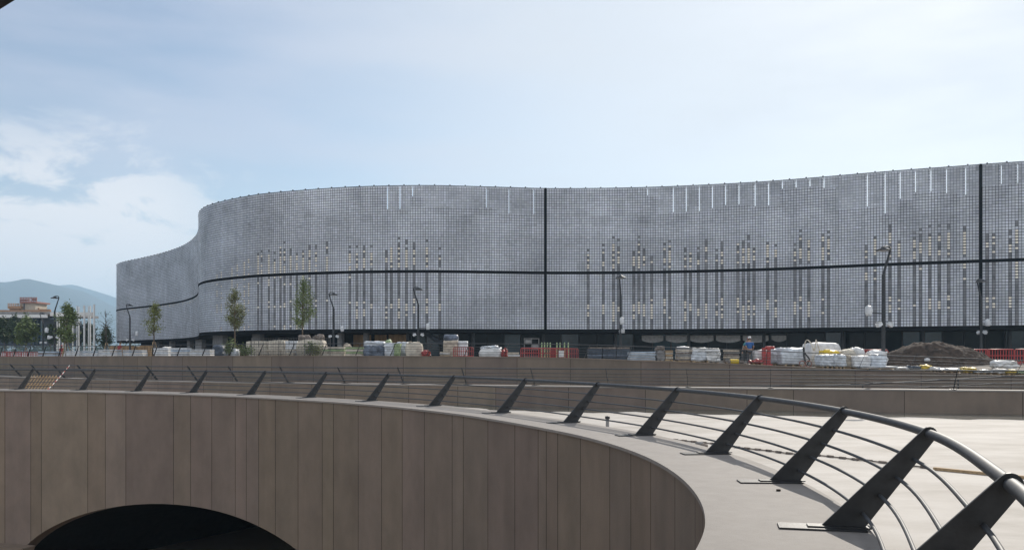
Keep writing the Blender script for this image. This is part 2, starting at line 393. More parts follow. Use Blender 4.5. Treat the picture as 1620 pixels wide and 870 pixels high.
back.add(vs, [(2 * k, 2 * k + 1, 2 * k + 3, 2 * k + 2) for k in range(n)])
b.build('wall_panels', M['brown'], void); back.build('wall_core', M['joint'], void)
# coping
b = MB(); n = 420; vs = []
for k in range(n + 1):
    q = BASE.L * k / n
    i_, o_ = ring(q, W_IN - .03), ring(q, W_OUT)
    vs += [(i_[0], i_[1], -.06), (i_[0], i_[1], 0), (o_[0], o_[1], 0), (o_[0], o_[1], -1.25)]
fs = []
for k in range(n):
    for m_ in range(3): fs.append((4 * k + m_, 4 * k + m_ + 1, 4 * k + 5 + m_, 4 * k + 4 + m_))
b.add(vs, fs)
vs2 = []
for k in range(n + 1):
    q = BASE.L * k / n; i_, o_ = ring(q, W_IN - .03), ring(q, W_IN + .05); vs2 += [(i_[0], i_[1], -.06), (o_[0], o_[1], -.06)]
b.add(vs2, [(2 * k, 2 * k + 2, 2 * k + 3, 2 * k + 1) for k in range(n)])
b.build('coping', M['coping'], void)
# tunnel: reveal, then barrel coloured near black to paint in its shade
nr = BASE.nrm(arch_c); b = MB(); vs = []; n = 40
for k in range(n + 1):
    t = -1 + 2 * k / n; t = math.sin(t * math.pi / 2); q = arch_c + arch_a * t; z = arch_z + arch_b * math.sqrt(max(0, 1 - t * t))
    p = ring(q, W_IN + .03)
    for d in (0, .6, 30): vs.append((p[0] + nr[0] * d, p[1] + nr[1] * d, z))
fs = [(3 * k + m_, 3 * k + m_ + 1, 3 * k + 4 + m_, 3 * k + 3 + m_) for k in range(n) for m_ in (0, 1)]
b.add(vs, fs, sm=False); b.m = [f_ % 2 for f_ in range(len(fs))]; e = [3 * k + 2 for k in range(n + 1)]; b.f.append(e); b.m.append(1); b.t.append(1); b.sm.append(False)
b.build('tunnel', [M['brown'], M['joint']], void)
# low ledge at the foot of the wall, bottom left
b = MB(); q = arch_c + 10.6
p = [ring(q + k * .8, W_IN - .75) for k in range(14)]; p2 = [ring(q + k * .8, W_IN + .03) for k in range(14)]
vs = []
for a_, c_ in zip(p, p2): vs += [(a_[0], a_[1], -9.6), (a_[0], a_[1], -7.75), (c_[0], c_[1], -7.75)]
b.add(vs, [(3 * k + m_, 3 * k + m_ + 1, 3 * k + 4 + m_, 3 * k + 3 + m_) for k in range(13) for m_ in (0, 1)] + [(0, 1, 2)])
b.build('ledge', M['brown'], void)

# ------------------------------------------------------------------ middle wall and upper plaza wall
def wall_run(name, label, C, zt, zb, thick, side, tone_seed, joints, capw=None):
    """C: curve; the face towards the camera is on side*normal"""
    mid = C.at(C.L / 2); root = thing(name, label, 'wall', (float(mid[0]), float(mid[1]), zb)); rr = random.Random(tone_seed)
    b = MB(); bk = MB(); a = 0
    while a < C.L - .2:
        w = rr.choice(joints); c = min(a + w, C.L); t = .90 + .2 * rr.random(); n = max(1, int((c - a) / .8)); vs = []
        for k in range(n + 1):
            q = a + .012 + (c - a - .024) * k / n; p = C.at(q); z = zt(q); vs += [(p[0], p[1], z - .075), (p[0], p[1], zb)]
        b.add(vs, [(2 * k, 2 * k + 1, 2 * k + 3, 2 * k + 2) for k in range(n)], tone=(t, t * (1 + .02 * rr.uniform(-1, 1)), t * (1 + .04 * rr.uniform(-1, 1)))); a = c
    n = int(C.L / .8); vs = []; cv = []
    for k in range(n + 1):
        q = C.L * k / n; p = C.at(q); nn = C.nrm(q) * side; z = zt(q)
        i_ = p[:2] - nn * .03; o_ = p[:2] - nn * thick
        vs += [(i_[0], i_[1], zb), (i_[0], i_[1], z - .076), (o_[0], o_[1], z - .076), (o_[0], o_[1], zb)]
        f_ = p[:2] + nn * .035; g_ = p[:2] - nn * (thick + .03)
        cv += [(f_[0], f_[1], z - .075), (f_[0], f_[1], z), (g_[0], g_[1], z), (g_[0], g_[1], z - .075)]
    bk.add(vs, [(4 * k + m_, 4 * k + m_ + 1, 4 * k + 5 + m_, 4 * k + 4 + m_) for k in range(n) for m_ in range(3)])
    cp = MB(); cp.add(cv, [(4 * k + m_, 4 * k + (m_ + 1) % 4, 4 * k + 4 + (m_ + 1) % 4, 4 * k + 4 + m_) for k in range(n) for m_ in range(4)])
    b.build('wall_panels', M['brown'], root); bk.build('wall_core', M['joint'], root); cp.build('coping', M['coping'] if capw else M['brown'], root)
    return root
wall_run('terrace_wall', 'low curved brown wall with pale coping at the far side of the pale terrace', RING2, lambda a: 0.0, -1.25, 1.1, 1, 3, [2.4, 3.2, 4.4, 5.5], True)
wall_run('plaza_wall', 'long brown retaining wall that carries the building site plaza', EDGE, lambda a: float(EDGE.at(a)[2]) + .02, -2.7, .35, 1, 8, [1.8, 2.6, 3.6, 4.6])
# ------------------------------------------------------------------ railings
def post_profile(h, lean, w0, r):
    """outline of a leaning tapered post (a = outward, b = up), rounded about the handrail"""
    c = Vector((lean, h)); L0 = Vector((0, .02)); R0 = Vector((w0, .02))
    ang = math.atan2(c.y - L0.y, c.x - L0.x)
    pts = [tuple(L0), tuple(R0)]
    for k in range(9):
        a = ang - math.pi / 2 + math.pi * k / 8; pts.append((c.x + r * math.cos(a), c.y + r * math.sin(a)))
    return pts
def railing(name, label, C, off, ss, sd, a0, a1, h, lean, w0, bar_r, hand_r, zf, plate=True, tl=0.0, bars=4, step=.35, lp=.86):
    """C curve, off offset of the post's inner foot, sd: +1 leans to the right of travel; tl: lean along the curve"""
    p0 = C.at(a0); root = thing(name, label, 'railing', (float(p0[0]), float(p0[1]), float(zf(a0))))
    pos = lambda a, d: C.at(a)[:2] + C.nrm(a) * (off + d * sd) 
    def P(a, d, z, tan=0.0):
        q = pos(a, d); t = C.tan(a) * tan; return (q[0] + t[0], q[1] + t[1], zf(a) + z)
    samples = list(np.arange(a0, a1, step)) + [a1]
    MB().tube([P(a, lean, h, tl) for a in samples], hand_r, 12).build('handrail', M['rail'], root)
    for k in range(bars):
        f = .17 + .19 * k if bars == 4 else (k + .7) / (bars + .6)
        MB().tube([P(a, .24 * w0 / .43 + (lean - .2 * w0 / .43) * f + .03, h * f, tl * f) for a in samples], bar_r, 8).build('bar', M['rail'], root)
    prof = post_profile(h, lean, w0, hand_r * 1.55)
    proto = None
    for a in ss:
        if not (a0 <= a <= a1): continue
        n = C.nrm(a) * sd; t = C.tan(a)
        q = pos(a, 0); ang = math.atan2(n[1], n[0]); rel = Vector((q[0], q[1], zf(a))) - root.location
        if proto is None:
            tls = tl * sd * (1 if sd > 0 else 1)
            b = MB(); b.plate(prof, .028 * w0 / .43 + .004, lambda x, y, s_: (x, s_ + (y / h) * (tl * sd), y))
            proto = b.build('post', M['steel'], root, local=True)
            if plate:
                g = MB(); g.box((-.42 + lp / 2, 0, .010), (lp, .30, .018)); g.box((-.12 + .3, 0, .0275), (.62, .16, .015))
                pass
                g.build('base_plate', M['steel'], proto, local=True)
            o = proto
        else: o = dup(proto, root)
        o.location = rel; o.rotation_euler = (0, 0, ang)
    return root
post_xy = [(2.33, 5.75), (3.42, 9.15), (3.85, 12.5), (3.72, 16.1), (2.95, 19.8), (1.55, 23.5), (-.3, 27.4), (-2.75, 31.2), (-5.5, 34.5), (-8.5, 37.3), (-11.8, 39.9), (-15.15, 42.0), (-18.5, 43.7), (-21.9, 45.1), (-25.7, 46.3), (-30.2, 47.2), (-34.2, 47.4), (-38.2, 47.2), (1.0, 2.45), (.55, -1.0), (-.2, -4.6), (-2.0, -8)]
ss = [float(BASE.S[np.argmin((BASE.P[:, 0] - x) ** 2 + (BASE.P[:, 1] - y) ** 2)]) for x, y in post_xy]
ss.sort()
railing('railing', 'dark steel railing with outward leaning posts on the near courtyard wall', BASE, -.22, ss, 1, 3.5, BASE.L - 12, 1.0, 1.05, .43, .0185, .047, lambda a: 0.0)
top_u = [17, 50, 86, 124, 235, 300, 365, 447, 537, 633, 735, 845, 962, 1090, 1225, 1518, 1680]
ss2 = [RING2.s_of_u(u + (810 - u) * .012) for u in top_u]
railing('railing', 'thin dark railing on the pale coping of the low terrace wall, leaning over the terrace', RING2, -.45, ss2, 1, ss2[0] - 8, ss2[-1] + 8, 1.0, .95, .20, .019, .036, lambda a: 0.0, step=.6, lp=.5)
ss3 = list(np.arange(6, EDGE.L - 6, 2.75))
railing('railing', 'dark railing along the top edge of the upper plaza wall', EDGE, -.15, ss3, 1, 6, EDGE.L - 6, .85, -.02, .12, .012, .024, lambda a: float(EDGE.at(a)[2]) + .02, plate=False, tl=.36, step=.8)
# ramp handrail rising between the two walls on the right
root = thing('handrail', 'single sloping handrail on short posts rising to the right behind the low terrace wall', 'handrail', (20, 48.3, -1))
pts = [(12.5, 50.2, -.02), (19.3, 48.7, .18), (24.0, 47.6, .50), (29.5, 46.2, .85), (36, 44.2, 1.2)]
MB().tube(pts, .03, 8).build('rail', M['rail'], root)
MB().tube([(p[0], p[1], p[2] - .35) for p in pts], .018, 8).build('lower_rail', M['rail'], root)
for (x, y, z) in pts: MB().box((x, y, (z - 2.6) / 2), (.05, .05, z + 2.6)).build('post', M['steel'], root)

# ------------------------------------------------------------------ main building
FAC = Curve([(-88, 222), (-92.8, 214), (-92.6, 207.5), (-88, 199), (-79, 189), (-71.2, 180), (-62.5, 168), (-55.5, 155), (-50.4, 142.5), (-46.6, 131.5), (-44.9, 127.3), (-42.4, 123),
             (-38.8, 119), (-35.1, 115.8), (-31.9, 113.6), (-26, 111), (-19.4, 108.9), (-14.7, 108.2), (-10, 108), (-5.4, 108.5), (-.8, 109.2), (3.9, 109.9), (11, 109.8), (18.6, 108.8), (29.5, 105.8), (36, 102.9), (42, 99.9), (48, 97.3), (54.7, 94.6), (64, 92), (76, 89.5), (92, 87), (108, 86)])
Z0, Z1, PIT = 4.94, 22.4, .312
building = thing('exhibition_hall', 'long wavy hall clad in grey metal mesh panels above a dark glazed ground floor', 'building', (4, 112, 1.1))
NC = int(FAC.L / PIT); NR = 56; BAND = 22
A = (np.arange(NC) + .5) * FAC.L / NC
XY = np.stack([np.interp(A, FAC.S, FAC.P[:, 0]), np.interp(A, FAC.S, FAC.P[:, 1])], 1)
TX = np.gradient(XY, axis=0); TX /= np.linalg.norm(TX, axis=1)[:, None]
NX = np.stack([TX[:, 1], -TX[:, 0]], 1)
UU = 810 + F * XY[:, 0] / XY[:, 1]
c_vis = np.argmax(XY[:, 0] > -46.6)
def col_of(u): return c_vis + int(np.argmin(abs(UU[c_vis:] - u)))
kindm = np.zeros((NC, NR), int)
strips = [501, 518.7, 552.5, 564, 576, 587.5, 612, 619.7, 631, 643, 655.4, 675.4, 695, 930, 953, 969, 977, 1001, 1009, 1017.4, 1033, 1050, 1058, 1082.6, 1091, 1103.7, 1116.4, 1133, 1141.6, 1167, 1176, 1185, 1193.7, 1215.5, 1229, 1256, 1265.5, 1278.6, 1301.7, 1311,
          1372, 1386.5, 1406, 1420.7, 1446, 1456, 1471, 1486.5, 1502, 1528, 1563, 1574, 1595.5, 1611, 1640, 1668, 1690, 1720]
left = [343, 350, 366, 375, 386, 393, 409, 414, 426, 435, 443, 450, 460, 470, 478.6, 490]
for u in strips + left:
    c0 = col_of(u); isl = u < 560
    for c in [c0]:
        lo0 = random.randint(3, 6); lo1 = random.randint(9, 11); up0 = random.randint(24, 25); up1 = random.randint(28, 33)
        if u > 1290: lo0, lo1 = random.choice([(6, 9), (16, 21), (5, 10)])
        for r in range(NR):
            k = 0
            if r < BAND: k = 1
            if r > BAND and r < up0 + 2 and not isl: k = 1 if random.random() < .8 else 0
            if lo0 <= r <= lo1 and random.random() < .62: k = 2
            if up0 <= r <= up1: k = (2 if random.random() < .6 else 1)
            if up1 < r < up1 + 4 and random.random() < .4: k = 1
            if isl:
                if r < BAND: k = 1 if u > 400 else 0
                if BAND < r < random.randint(27, 31): k = 2 if random.random() < .8 else 0
                if 18 <= r < BAND and random.random() < .35: k = 2
                if 9 <= r <= 11 and random.random() < .5: k = 2
                if r < 2 and random.random() < .35: k = 2
                if u < 400 and r > BAND - 1: k = 2 if (r < 24.5 + (u - 340) * .09 and random.random() < .8) else 0
                if u < 400 and 7 < r < 20 and random.random() < .45: k = 2
            kindm[c, r] = k
# vague sparkle painted on the far wing, just under the band
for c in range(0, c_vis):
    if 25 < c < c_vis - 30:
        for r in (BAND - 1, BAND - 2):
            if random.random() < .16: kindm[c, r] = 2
slit_u = {613: 34, 632.6: 34, 653: 16, 767: 30, 805: 36, 843: 36, 1022: 12, 1063: 38, 1084: 38, 1105: 38, 1125.5: 34, 1147: 32, 1169: 32, 1191: 36, 1212.5: 34, 1234: 12, 1257: 10, 1279: 10, 1302: 14, 1372: 52, 1397.6: 62, 1422: 40, 1447: 34, 1472: 34, 1497.6: 36, 1524: 42, 1580: 30, 1606: 30, 1640: 30, 1670: 30}
slit = {}
for u, l in slit_u.items():
    c = col_of(u); slit[c] = int(l * XY[c, 1] / F / PIT)
vj = [col_of(864), col_of(1552), col_of(1860)]
pb = MB(); fb = MB()
V = []; Fa = []; Mi = []; To = []
z_of = lambda r: Z0 + (Z1 - Z0) * r / NR
hp = PIT * .425; rh = (Z1 - Z0) / NR * .42
unit = rng.normal(0, .035, (97, 9)); colv = rng.normal(0, .03, NC + 1)
blot = lambda c, r: noise.noise(Vector((c * .035, r * .06, 9))) * .20 + noise.noise(Vector((c * .33, r * .02, 2))) * .10 + noise.noise(Vector((c * .02, r * .22, 5))) * .10
for c in range(NC):
    if c in vj: continue
    for r in range(NR):
        if r == BAND: continue
        w = hp; cx = 0.0
        if c in slit and r >= NR - 1 - slit[c] and r < NR - 1: w = hp * .80; cx = -hp * .20
        z = (z_of(r) + z_of(r + 1)) / 2; p = XY[c]; t = TX[c]; n_ = NX[c]
        d = [random.gauss(0, .004) for _ in range(4)]; hh_ = rh * (.80 if kindm[c, r] == 2 else 1)
        o = len(V)
        for k, (sx, sz) in enumerate(((-1, -1), (1, -1), (1, 1), (-1, 1))):
            q = p + t * (cx + sx * w) + n_ * d[k]; V.append((q[0], q[1], z + sz * hh_))
        Fa.append((o, o + 1, o + 2, o + 3)); Mi.append(int(kindm[c, r]))
        top = -.10 if (r > 40 and (int(c / 5) * 7 + int(r / 3) * 13) % 11 < 3) else 0
        g = 1 + blot(c, r) + random.gauss(0, .05) + top + unit[c // 6 % 97, r // 9] + colv[c]
        To.append((g, g * (1 + .01 * random.uniform(-1, 1)), g * (1 + .03 * random.uniform(-1, 1))))
pb.v = V; pb.f = Fa; pb.m = Mi; pb.t = To; pb.sm = [False] * len(Fa)
sk = pb.build('mesh_screen', [M['panel'], M['darkpanel'], M['glintpanel']], building)
# dark substructure just behind the panels, open where the sky shows through the slits
b = MB()
offp = lambda c, d: XY[c] - NX[c] * d
zt = Z1 - .02
def backing(c0, c1, z0, z1): 
    vs = []
    for c in range(c0, c1 + 1):
        p = offp(min(c, NC - 1), .12) - TX[min(c, NC - 1)] * PIT / 2; vs += [(p[0], p[1], z0), (p[0], p[1], z1)]
    k_ = len(vs) // 2; b.add(vs, [(2 * k, 2 * k + 2, 2 * k + 3, 2 * k + 1) for k in range(k_ - 1)])
ZS = Z0 + 7.0 * 1.0
backing(0, NC, Z0 + .02, 16.2)
sc_ = sorted(slit); zlow = [z_of(NR - 1 - slit[c]) - .15 for c in sc_]
def backing_top(c0, c1):
    for c in range(c0, c1):
        j = int(np.searchsorted(sc_, c)); z_ = zt
        if 0 < j < len(sc_) and sc_[j] - sc_[j - 1] < 34: z_ = max(16.3, zlow[j - 1] if (c - sc_[j - 1]) < 5 else zlow[j])
        p = offp(c, .12) - TX[c] * PIT / 2; c2_ = min(c + 1, NC - 1); q = offp(c2_, .12) - TX[c2_] * PIT / 2
        b.add([(p[0], p[1], 16.2), (q[0], q[1], 16.2), (q[0], q[1], z_), (p[0], p[1], z_)], [(0, 1, 2, 3)])
        if z_ < zt: b.add([(p[0], p[1], z_), (q[0], q[1], z_), (q[0], q[1], zt), (p[0], p[1], zt)], [(0, 1, 2, 3)], 1)
prev = 0
for c in sorted(slit):
    backing_top(prev, c); zz = z_of(NR - 1 - slit[c])
    if zz > 16.2: backing(c, c + 1, 16.2, zz)
    q0 = offp(c, .12) - TX[c] * PIT / 2; q1 = offp(c, .12) + TX[c] * PIT * .20; b.add([(q0[0], q0[1], max(zz, 16.2)), (q1[0], q1[1], max(zz, 16.2)), (q1[0], q1[1], zt), (q0[0], q0[1], zt)], [(0, 1, 2, 3)])
    prev = c + 1
backing_top(prev, NC)
b.build('screen_frame', [M['frame'], M['rearmesh']], building)
# the band, the vertical joints, top trim with its little brackets and the drip edge
def ribbon(b, d0, d1, z0, z1, c0=0, c1=NC - 1):
    vs = []
    for c in range(c0, c1 + 1):
        p, q = offp(c, d0), offp(c, d1); vs += [(p[0], p[1], z0), (p[0], p[1], z1), (q[0], q[1], z1), (q[0], q[1], z0)]
    k_ = c1 - c0
    b.add(vs, [(4 * k + m_, 4 * k + (m_ + 1) % 4, 4 * k + 4 + (m_ + 1) % 4, 4 * k + 4 + m_) for k in range(k_) for m_ in range(4)])
b = MB(); ribbon(b, -.05, .10, z_of(BAND) - .01, z_of(BAND + 1) + .01); b.build('horizontal_joint', M['black'], building)
for c in vj:
    b = MB(); p = XY[c]; b.box((p[0] + NX[c][0] * .02, p[1] + NX[c][1] * .02, (Z0 + Z1) / 2 + .02), (.27, .2, Z1 - Z0 + .12), math.atan2(TX[c][1], TX[c][0])); b.build('vertical_joint', M['black'], building)
b = MB(); ribbon(b, .0, .10, Z1, Z1 + .07)
for c in range(3, NC, 6):
    p = offp(c, .05); b.box((p[0], p[1], Z1 + .10), (.13, .16, .16), math.atan2(TX[c][1], TX[c][0]))
b.build('top_trim', M['frame'], building)
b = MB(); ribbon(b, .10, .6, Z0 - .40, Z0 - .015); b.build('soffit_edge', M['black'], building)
# body behind the screen: walls, soffit and a lower roof
def prism_from(b, d, z0, z1, ends, stepc=6):
    cs = list(range(0, NC, stepc)); poly = [offp(c, d) for c in cs] + ends
    n_ = len(poly); vs = [(p[0], p[1], z0) for p in poly] + [(p[0], p[1], z1) for p in poly]
    b.add(vs, [(i, (i + 1) % n_, n_ + (i + 1) % n_, n_ + i) for i in range(n_)] + [tuple(range(n_))[::-1], tuple(range(n_, 2 * n_))])
b = MB(); prism_from(b, 2.2, Z0 - .38, 17.5, [np.array((108, 250)), np.array((-60, 290))]); b.build('hall_body', M['frame'], building)
# recessed ground floor
def gline(u, d): c = col_of(u); return offp(c, d)
b = MB(); pl = []; GD = 5.0
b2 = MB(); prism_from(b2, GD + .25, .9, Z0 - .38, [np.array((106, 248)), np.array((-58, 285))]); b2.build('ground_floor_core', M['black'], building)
rr = random.Random(4)
u = 640.0; xs_m = []
cs = [c for c in range(col_of(640), NC - 1, 7)]
for i, c in enumerate(cs[:-1]):
    p, q = offp(c, GD), offp(cs[i + 1], GD); tilt = rr.uniform(-.03, .03)
    blue = rr.random() < .22; tgt = MB()
    f = .05; a_ = p + (q - p) * f; e_ = q + (p - q) * f
    n_ = NX[c] * tilt
    tgt.add([(a_[0], a_[1], 1.2), (e_[0], e_[1], 1.2), (e_[0] + n_[0], e_[1] + n_[1], 4.45), (a_[0] + n_[0], a_[1] + n_[1], 4.45)], [(0, 1, 2, 3)]); tgt.build('glazing', M['glass_blue' if blue else 'glass'], building); mu = MB(); mu.box((p[0] + NX[c][0] * .06, p[1] + NX[c][1] * .06, 2.8), (.12, .16, 3.4), math.atan2(TX[c][1], TX[c][0]))
    mu.build('mullion', M['steel'], building)
    if i % 4 == 0: o_ = offp(c, 2.4); MB().box((o_[0], o_[1], 2.8), (.34, .34, 3.5)).build('column', M['steel'], building)
# row of pale reflections on the glass, built as white scalloped strips
refl_u = [1012, 1049, 1088.6, 1128.4, 1169, 1212, 1239]
for i in range(len(refl_u) - 1):
    b = MB(); n = 10; vs = []; p, q = gline(refl_u[i] + 1.2, GD - .15), gline(refl_u[i + 1] - 1.2, GD - .15)
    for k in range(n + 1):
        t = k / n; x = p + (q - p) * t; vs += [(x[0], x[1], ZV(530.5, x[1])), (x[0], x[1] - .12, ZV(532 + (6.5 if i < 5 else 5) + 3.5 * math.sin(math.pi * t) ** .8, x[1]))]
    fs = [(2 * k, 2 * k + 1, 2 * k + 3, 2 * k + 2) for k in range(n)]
    b.add(vs, fs); b.add([(x, y + .02, z) for x, y, z in vs], [f[::-1] for f in fs]); b.build('painted_reflection', M['white'], building)
# plywood closing panels, piers, stair on the left
for (u0, u1, v0) in ((531, 564, 529.5), (572, 596, 529.5), (597.5, 634, 529)):
    p, q = gline(u0, GD - .3), gline(u1, GD - .3); c_ = (p + q) / 2; d_ = q - p
    b = MB(); zt_ = ZV(v0, c_[1]); b.box((c_[0], c_[1], (1.1 + zt_) / 2), (np.linalg.norm(d_), .12, zt_ - 1.1), math.atan2(d_[1], d_[0])); b.build('plywood_panel', M['ply'], building)
for (u0, u1, d_) in ((317, 334, 2.0), (372, 385, 3), (520, 528, 2.4), (565, 571, 2.4)):
    p, q = gline(u0, d_), gline(u1, d_); c_ = (p + q) / 2; e_ = q - p
    b = MB(); b.box((c_[0], c_[1], 2.8), (max(.5, np.linalg.norm(e_)), .7, 3.5), math.atan2(e_[1], e_[0])); b.build('pier', M['concrete'], building)
for (x, y, w) in ((-76, 190, 3.2), (-69.5, 181, 1.4), (-62.5, 172, 1.6), (-57, 162, 3.5)):
    b = MB(); b.box((x, y, 2.8), (w, .8, 3.6), -.9); b.build('pier', M['concrete'], building)
b = MB(); p, q = gline(665, 2.2), gline(738, 2.2); b.bar((p[0], p[1], 4.75), (q[0], q[1], 1.6), 1.2, .45)
for k in range(14): x = p + (q - p) * (k + .5) / 14; b.box((x[0], x[1], 4.75 - 3.15 * (k + .5) / 14 + .3), (.42, 1.2, .08), 0)
b.build('stair', M['frame'], building)

# ------------------------------------------------------------------ canopy corner above the photographer
rf = thing('roof_canopy', 'corner of a grey brown roof canopy overhead at top left', 'canopy', (-6.0, 8.0, 5.0))
pA = Vector((XU(-4, 8.0), 8.0, ZV(22, 8.0))); pB = Vector((XU(36, 8.0), 8.0, ZV(-3, 8.0)))
d = (pB - pA).normalized()
a_, c_ = pA - d * 6, pB + d * 9
def slab(b, o, t): 
    up = Vector((-d.z, 0, d.x)) ; vs = []
    for y in (-6.0, 8.0):
        for q, h in ((a_, o), (c_, o), (c_, o + t), (a_, o + t)):
            w = q + up * h; vs.append((w.x, y, w.z))
    b.add(vs, [(0, 1, 2, 3), (7, 6, 5, 4), (0, 4, 5, 1), (1, 5, 6, 2), (2, 6, 7, 3), (3, 7, 4, 0)])
b = MB(); slab(b, .02, .06); b.build('edge_trim', M['steel'], rf)
b = MB(); slab(b, .083, .30); b.build('roof_slab', M['concrete'], rf)

# ------------------------------------------------------------------ street lamps
def make_lamp():
    r = thing('street_lamp', 'x', 'lamp')
    MB().lathe([(.17, 0), (.17, .9), (.12, 1.1), (.10, 5.9)], n=10).build('pole', M['steel'], r, local=True)
    MB().tube([(0, 0, 5.85), (.06, 0, 6.1), (.5, 0, 7.45), (.5, 0, 7.58), (.40, 0, 7.68), (.22, 0, 7.70), (.04, 0, 7.68), (0, 0, 7.62)], [.085, .08, .06, .055, .045, .04, .04, .035], 8).build('arm', M['steel'], r, local=True)
    h = MB().lathe([(.0, 7.70), (.10, 7.68), (.16, 7.60), (.40, 7.50), (.46, 7.45), (.46, 7.42), (.0, 7.42)], n=18).build('lamp_head', M['steel'], r, local=True)
    MB().lathe([(.0, 7.405), (.36, 7.405), (.36, 7.418)], n=16).build('diffuser', M['lampwhite'], h, local=True)
    MB().bar((0, 0, 3.45), (-.95, .1, 3.5), .07).build('bracket', M['steel'], r, local=True)
    MB().lumpy((-1.0, .1, 3.3), (.32, .30, .62), n=4, amp=.05, seed=3, square=.6).build('wrapped_speaker', M['lampwhite'], r, local=True)
    MB().bar((-.42, -.05, 2.95), (.42, -.05, 2.95), .06).build('crossbar', M['steel'], r, local=True)
    for sx in (-1, 1):
        b = MB(); m_ = Matrix.Rotation(sx * .5, 3, 'Y'); b.box((sx * .40, -.1, 2.76), (.34, .26, .24), mtx=m_); b.lathe([(.02, 0), (.15, .0), (.15, .05)], c=(sx * .44, -.1, 2.88), n=10)
        b.build('wrapped_spotlight', M['lampwhite'], r, local=True)
    return r
lamp0 = make_lamp()
lamps = [(1397.5, 56, 15, 1.0, 'tall dark street lamp beside the soil heap, the nearest and largest of the lamps'),
         (1552, 80, 100, .98, 'dark street lamp with head facing the viewer behind the red barriers at far right'),
         (982, 77, 95, .99, 'dark street lamp seen end on, right of the hall’s vertical joint'),
         (661.7, 90, 180, .98, 'dark street lamp behind the beige bulk bag in front of the plywood panels'),
         (527.7, 98, 180, .98, 'dark street lamp just right of the second slim tree'),
         (205.5, 120, 180, .98, 'dark street lamp in front of the far wing of the hall'),
         (86.5, 106, 0, 1.0, 'dark hook topped street lamp left of the bushy tree near the white columns'),
         (68, 135, 180, .92, 'smaller dark street lamp in front of the site building')]
for i, (u, Y, rz, sc, lab) in enumerate(lamps):
    o = lamp0 if i == 0 else dup(lamp0)
    x = XU(u, Y); o.location = (x, Y, zp(x, Y)); o.rotation_euler = (0, 0, R(rz)); o.scale = (sc,) * 3
    o['label'] = lab; o['category'] = 'lamp'; o['group'] = 'street lamps on the plaza'

# ------------------------------------------------------------------ trees and shrubs
def foliage(b, pts, n, spread, size, seed, mi=0):
    rr = random.Random(seed)
    for _ in range(n):
        p = rr.choice(pts); c = Vector(p) + Vector((rr.gauss(0, 1), rr.gauss(0, 1), rr.gauss(0, 1))) * spread
        q = Matrix.Rotation(rr.uniform(0, 6.28), 3, 'Z') @ Matrix.Rotation(rr.uniform(-1.2, 1.2), 3, 'X') @ Matrix.Rotation(rr.uniform(-1, 1), 3, 'Y')
        s_ = size * rr.uniform(.6, 1.35)
        vs = [q @ Vector(v) * s_ + c for v in ((-.5, 0, 0), (0, -.28, .04), (.55, 0, 0), (0, .28, .04))]
        b.add(vs, [(0, 1, 2, 3)], mi)
def tree(name, label, u, Y, u0, u1, vt, vb, leafmat, n=1500, size=.16, seed=1, stakes=False, group='young trees on the plaza', bare=False, shape='oval', leafmat2=None):
    x = XU(u, Y); z = zp(x, Y); w = (u1 - u0) * Y / F / 2; zt_, zb = ZV(vt, Y), ZV(vb, Y); h = zt_ - zb; rr = random.Random(seed)
    r = thing(name, label, 'tree', (x, Y, z), group=group); t = MB(); cx = XU((u0 + u1) / 2, Y) - x
    trunk = [(x, Y, z), (x + .03, Y, z + (zb - z) * .6), (x + cx * .3, Y, zb + h * .25), (x + cx, Y, zb + h * .9)]
    t.tube(trunk, [.075, .06, .045, .012], 7); tips = []
    for k in range(34):
        f = rr.random() ** .9; zz = zb + h * (.02 + .85 * f)
        ca = math.sin(math.pi * min(1, (f * .9 + .12))) ** .7 if shape == 'oval' else (1.05 - f) ** .8
        an = rr.uniform(0, 6.28); L = w * ca * rr.uniform(.55, 1.08)
        st = Vector((x + cx * f, Y, zz - h * .12)); e = Vector((x + cx + math.cos(an) * L, Y + math.sin(an) * L, zz + h * .08 * rr.random()))
        m_ = st.lerp(e, .5) + Vector((0, 0, h * .03)); t.tube([st, m_, e], [.022, .014, .006], 4); tips += [e, m_.lerp(e, .5)] + ([m_] if rr.random() < .6 else [])
    tips.append(Vector((x + cx, Y, zt_ - .1)))
    t.build('trunk', M['bark'] if not bare else M['twig'], r)
    b = MB(); foliage(b, tips, n, w * .16 + .05, size, seed)
    b.build('crown', leafmat, r)
    if stakes:
        s_ = thing('tree_stake', 'timber tripod stake holding up the %s' % stakes, 'tree stake', (x, Y, z), group='timber tree stakes')
        for k in range(3):
            an = k * 2.094 + .4; MB().tube([(x + math.cos(an) * .7, Y + math.sin(an) * .7, z), (x + math.cos(an) * .10, Y + math.sin(an) * .10, z + 1.9)], .04, 6).build('stake', M['wood'], s_)
    return r
tree('young_tree', 'bushy green young tree beside the white columns', 104, 88, 90, 123, 480, 541, M['leaf'], 2600, .22, 3, 'bushy tree by the white columns')
tree('young_tree', 'thin yellow green young tree in front of the far wing', 243, 84, 231, 258, 480, 527, M['leaf_yellow'], 1600, .15, 5, 'yellow green tree')
tree('young_tree', 'slim russet green young tree before the left bulge of the hall', 371, 76, 357, 387, 457, 520, M['leaf_red'], 3000, .14, 7)
tree('young_tree', 'slim green young tree, tallest of those before the hall', 478, 74, 461, 499, 441, 516, M['leaf'], 3200, .14, 9)
tree('bare_tree', 'sparse almost bare young tree left of the hall’s end', 168, 92, 150, 184, 486, 535, M['leaf_dark'], 130, .13, 12, 'sparse bare tree', bare=True)
tree('dark_shrub_tree', 'small dark evergreen below the bare tree', 168, 94, 158, 179, 516, 548, M['leaf_dark'], 1300, .2, 13)
tree('dark_tree', 'dark rounded tree at the left edge before the site building', 7, 150, -8, 17, 503, 541, M['leaf_dark'], 1900, .42, 15, group='dark trees before the site building')
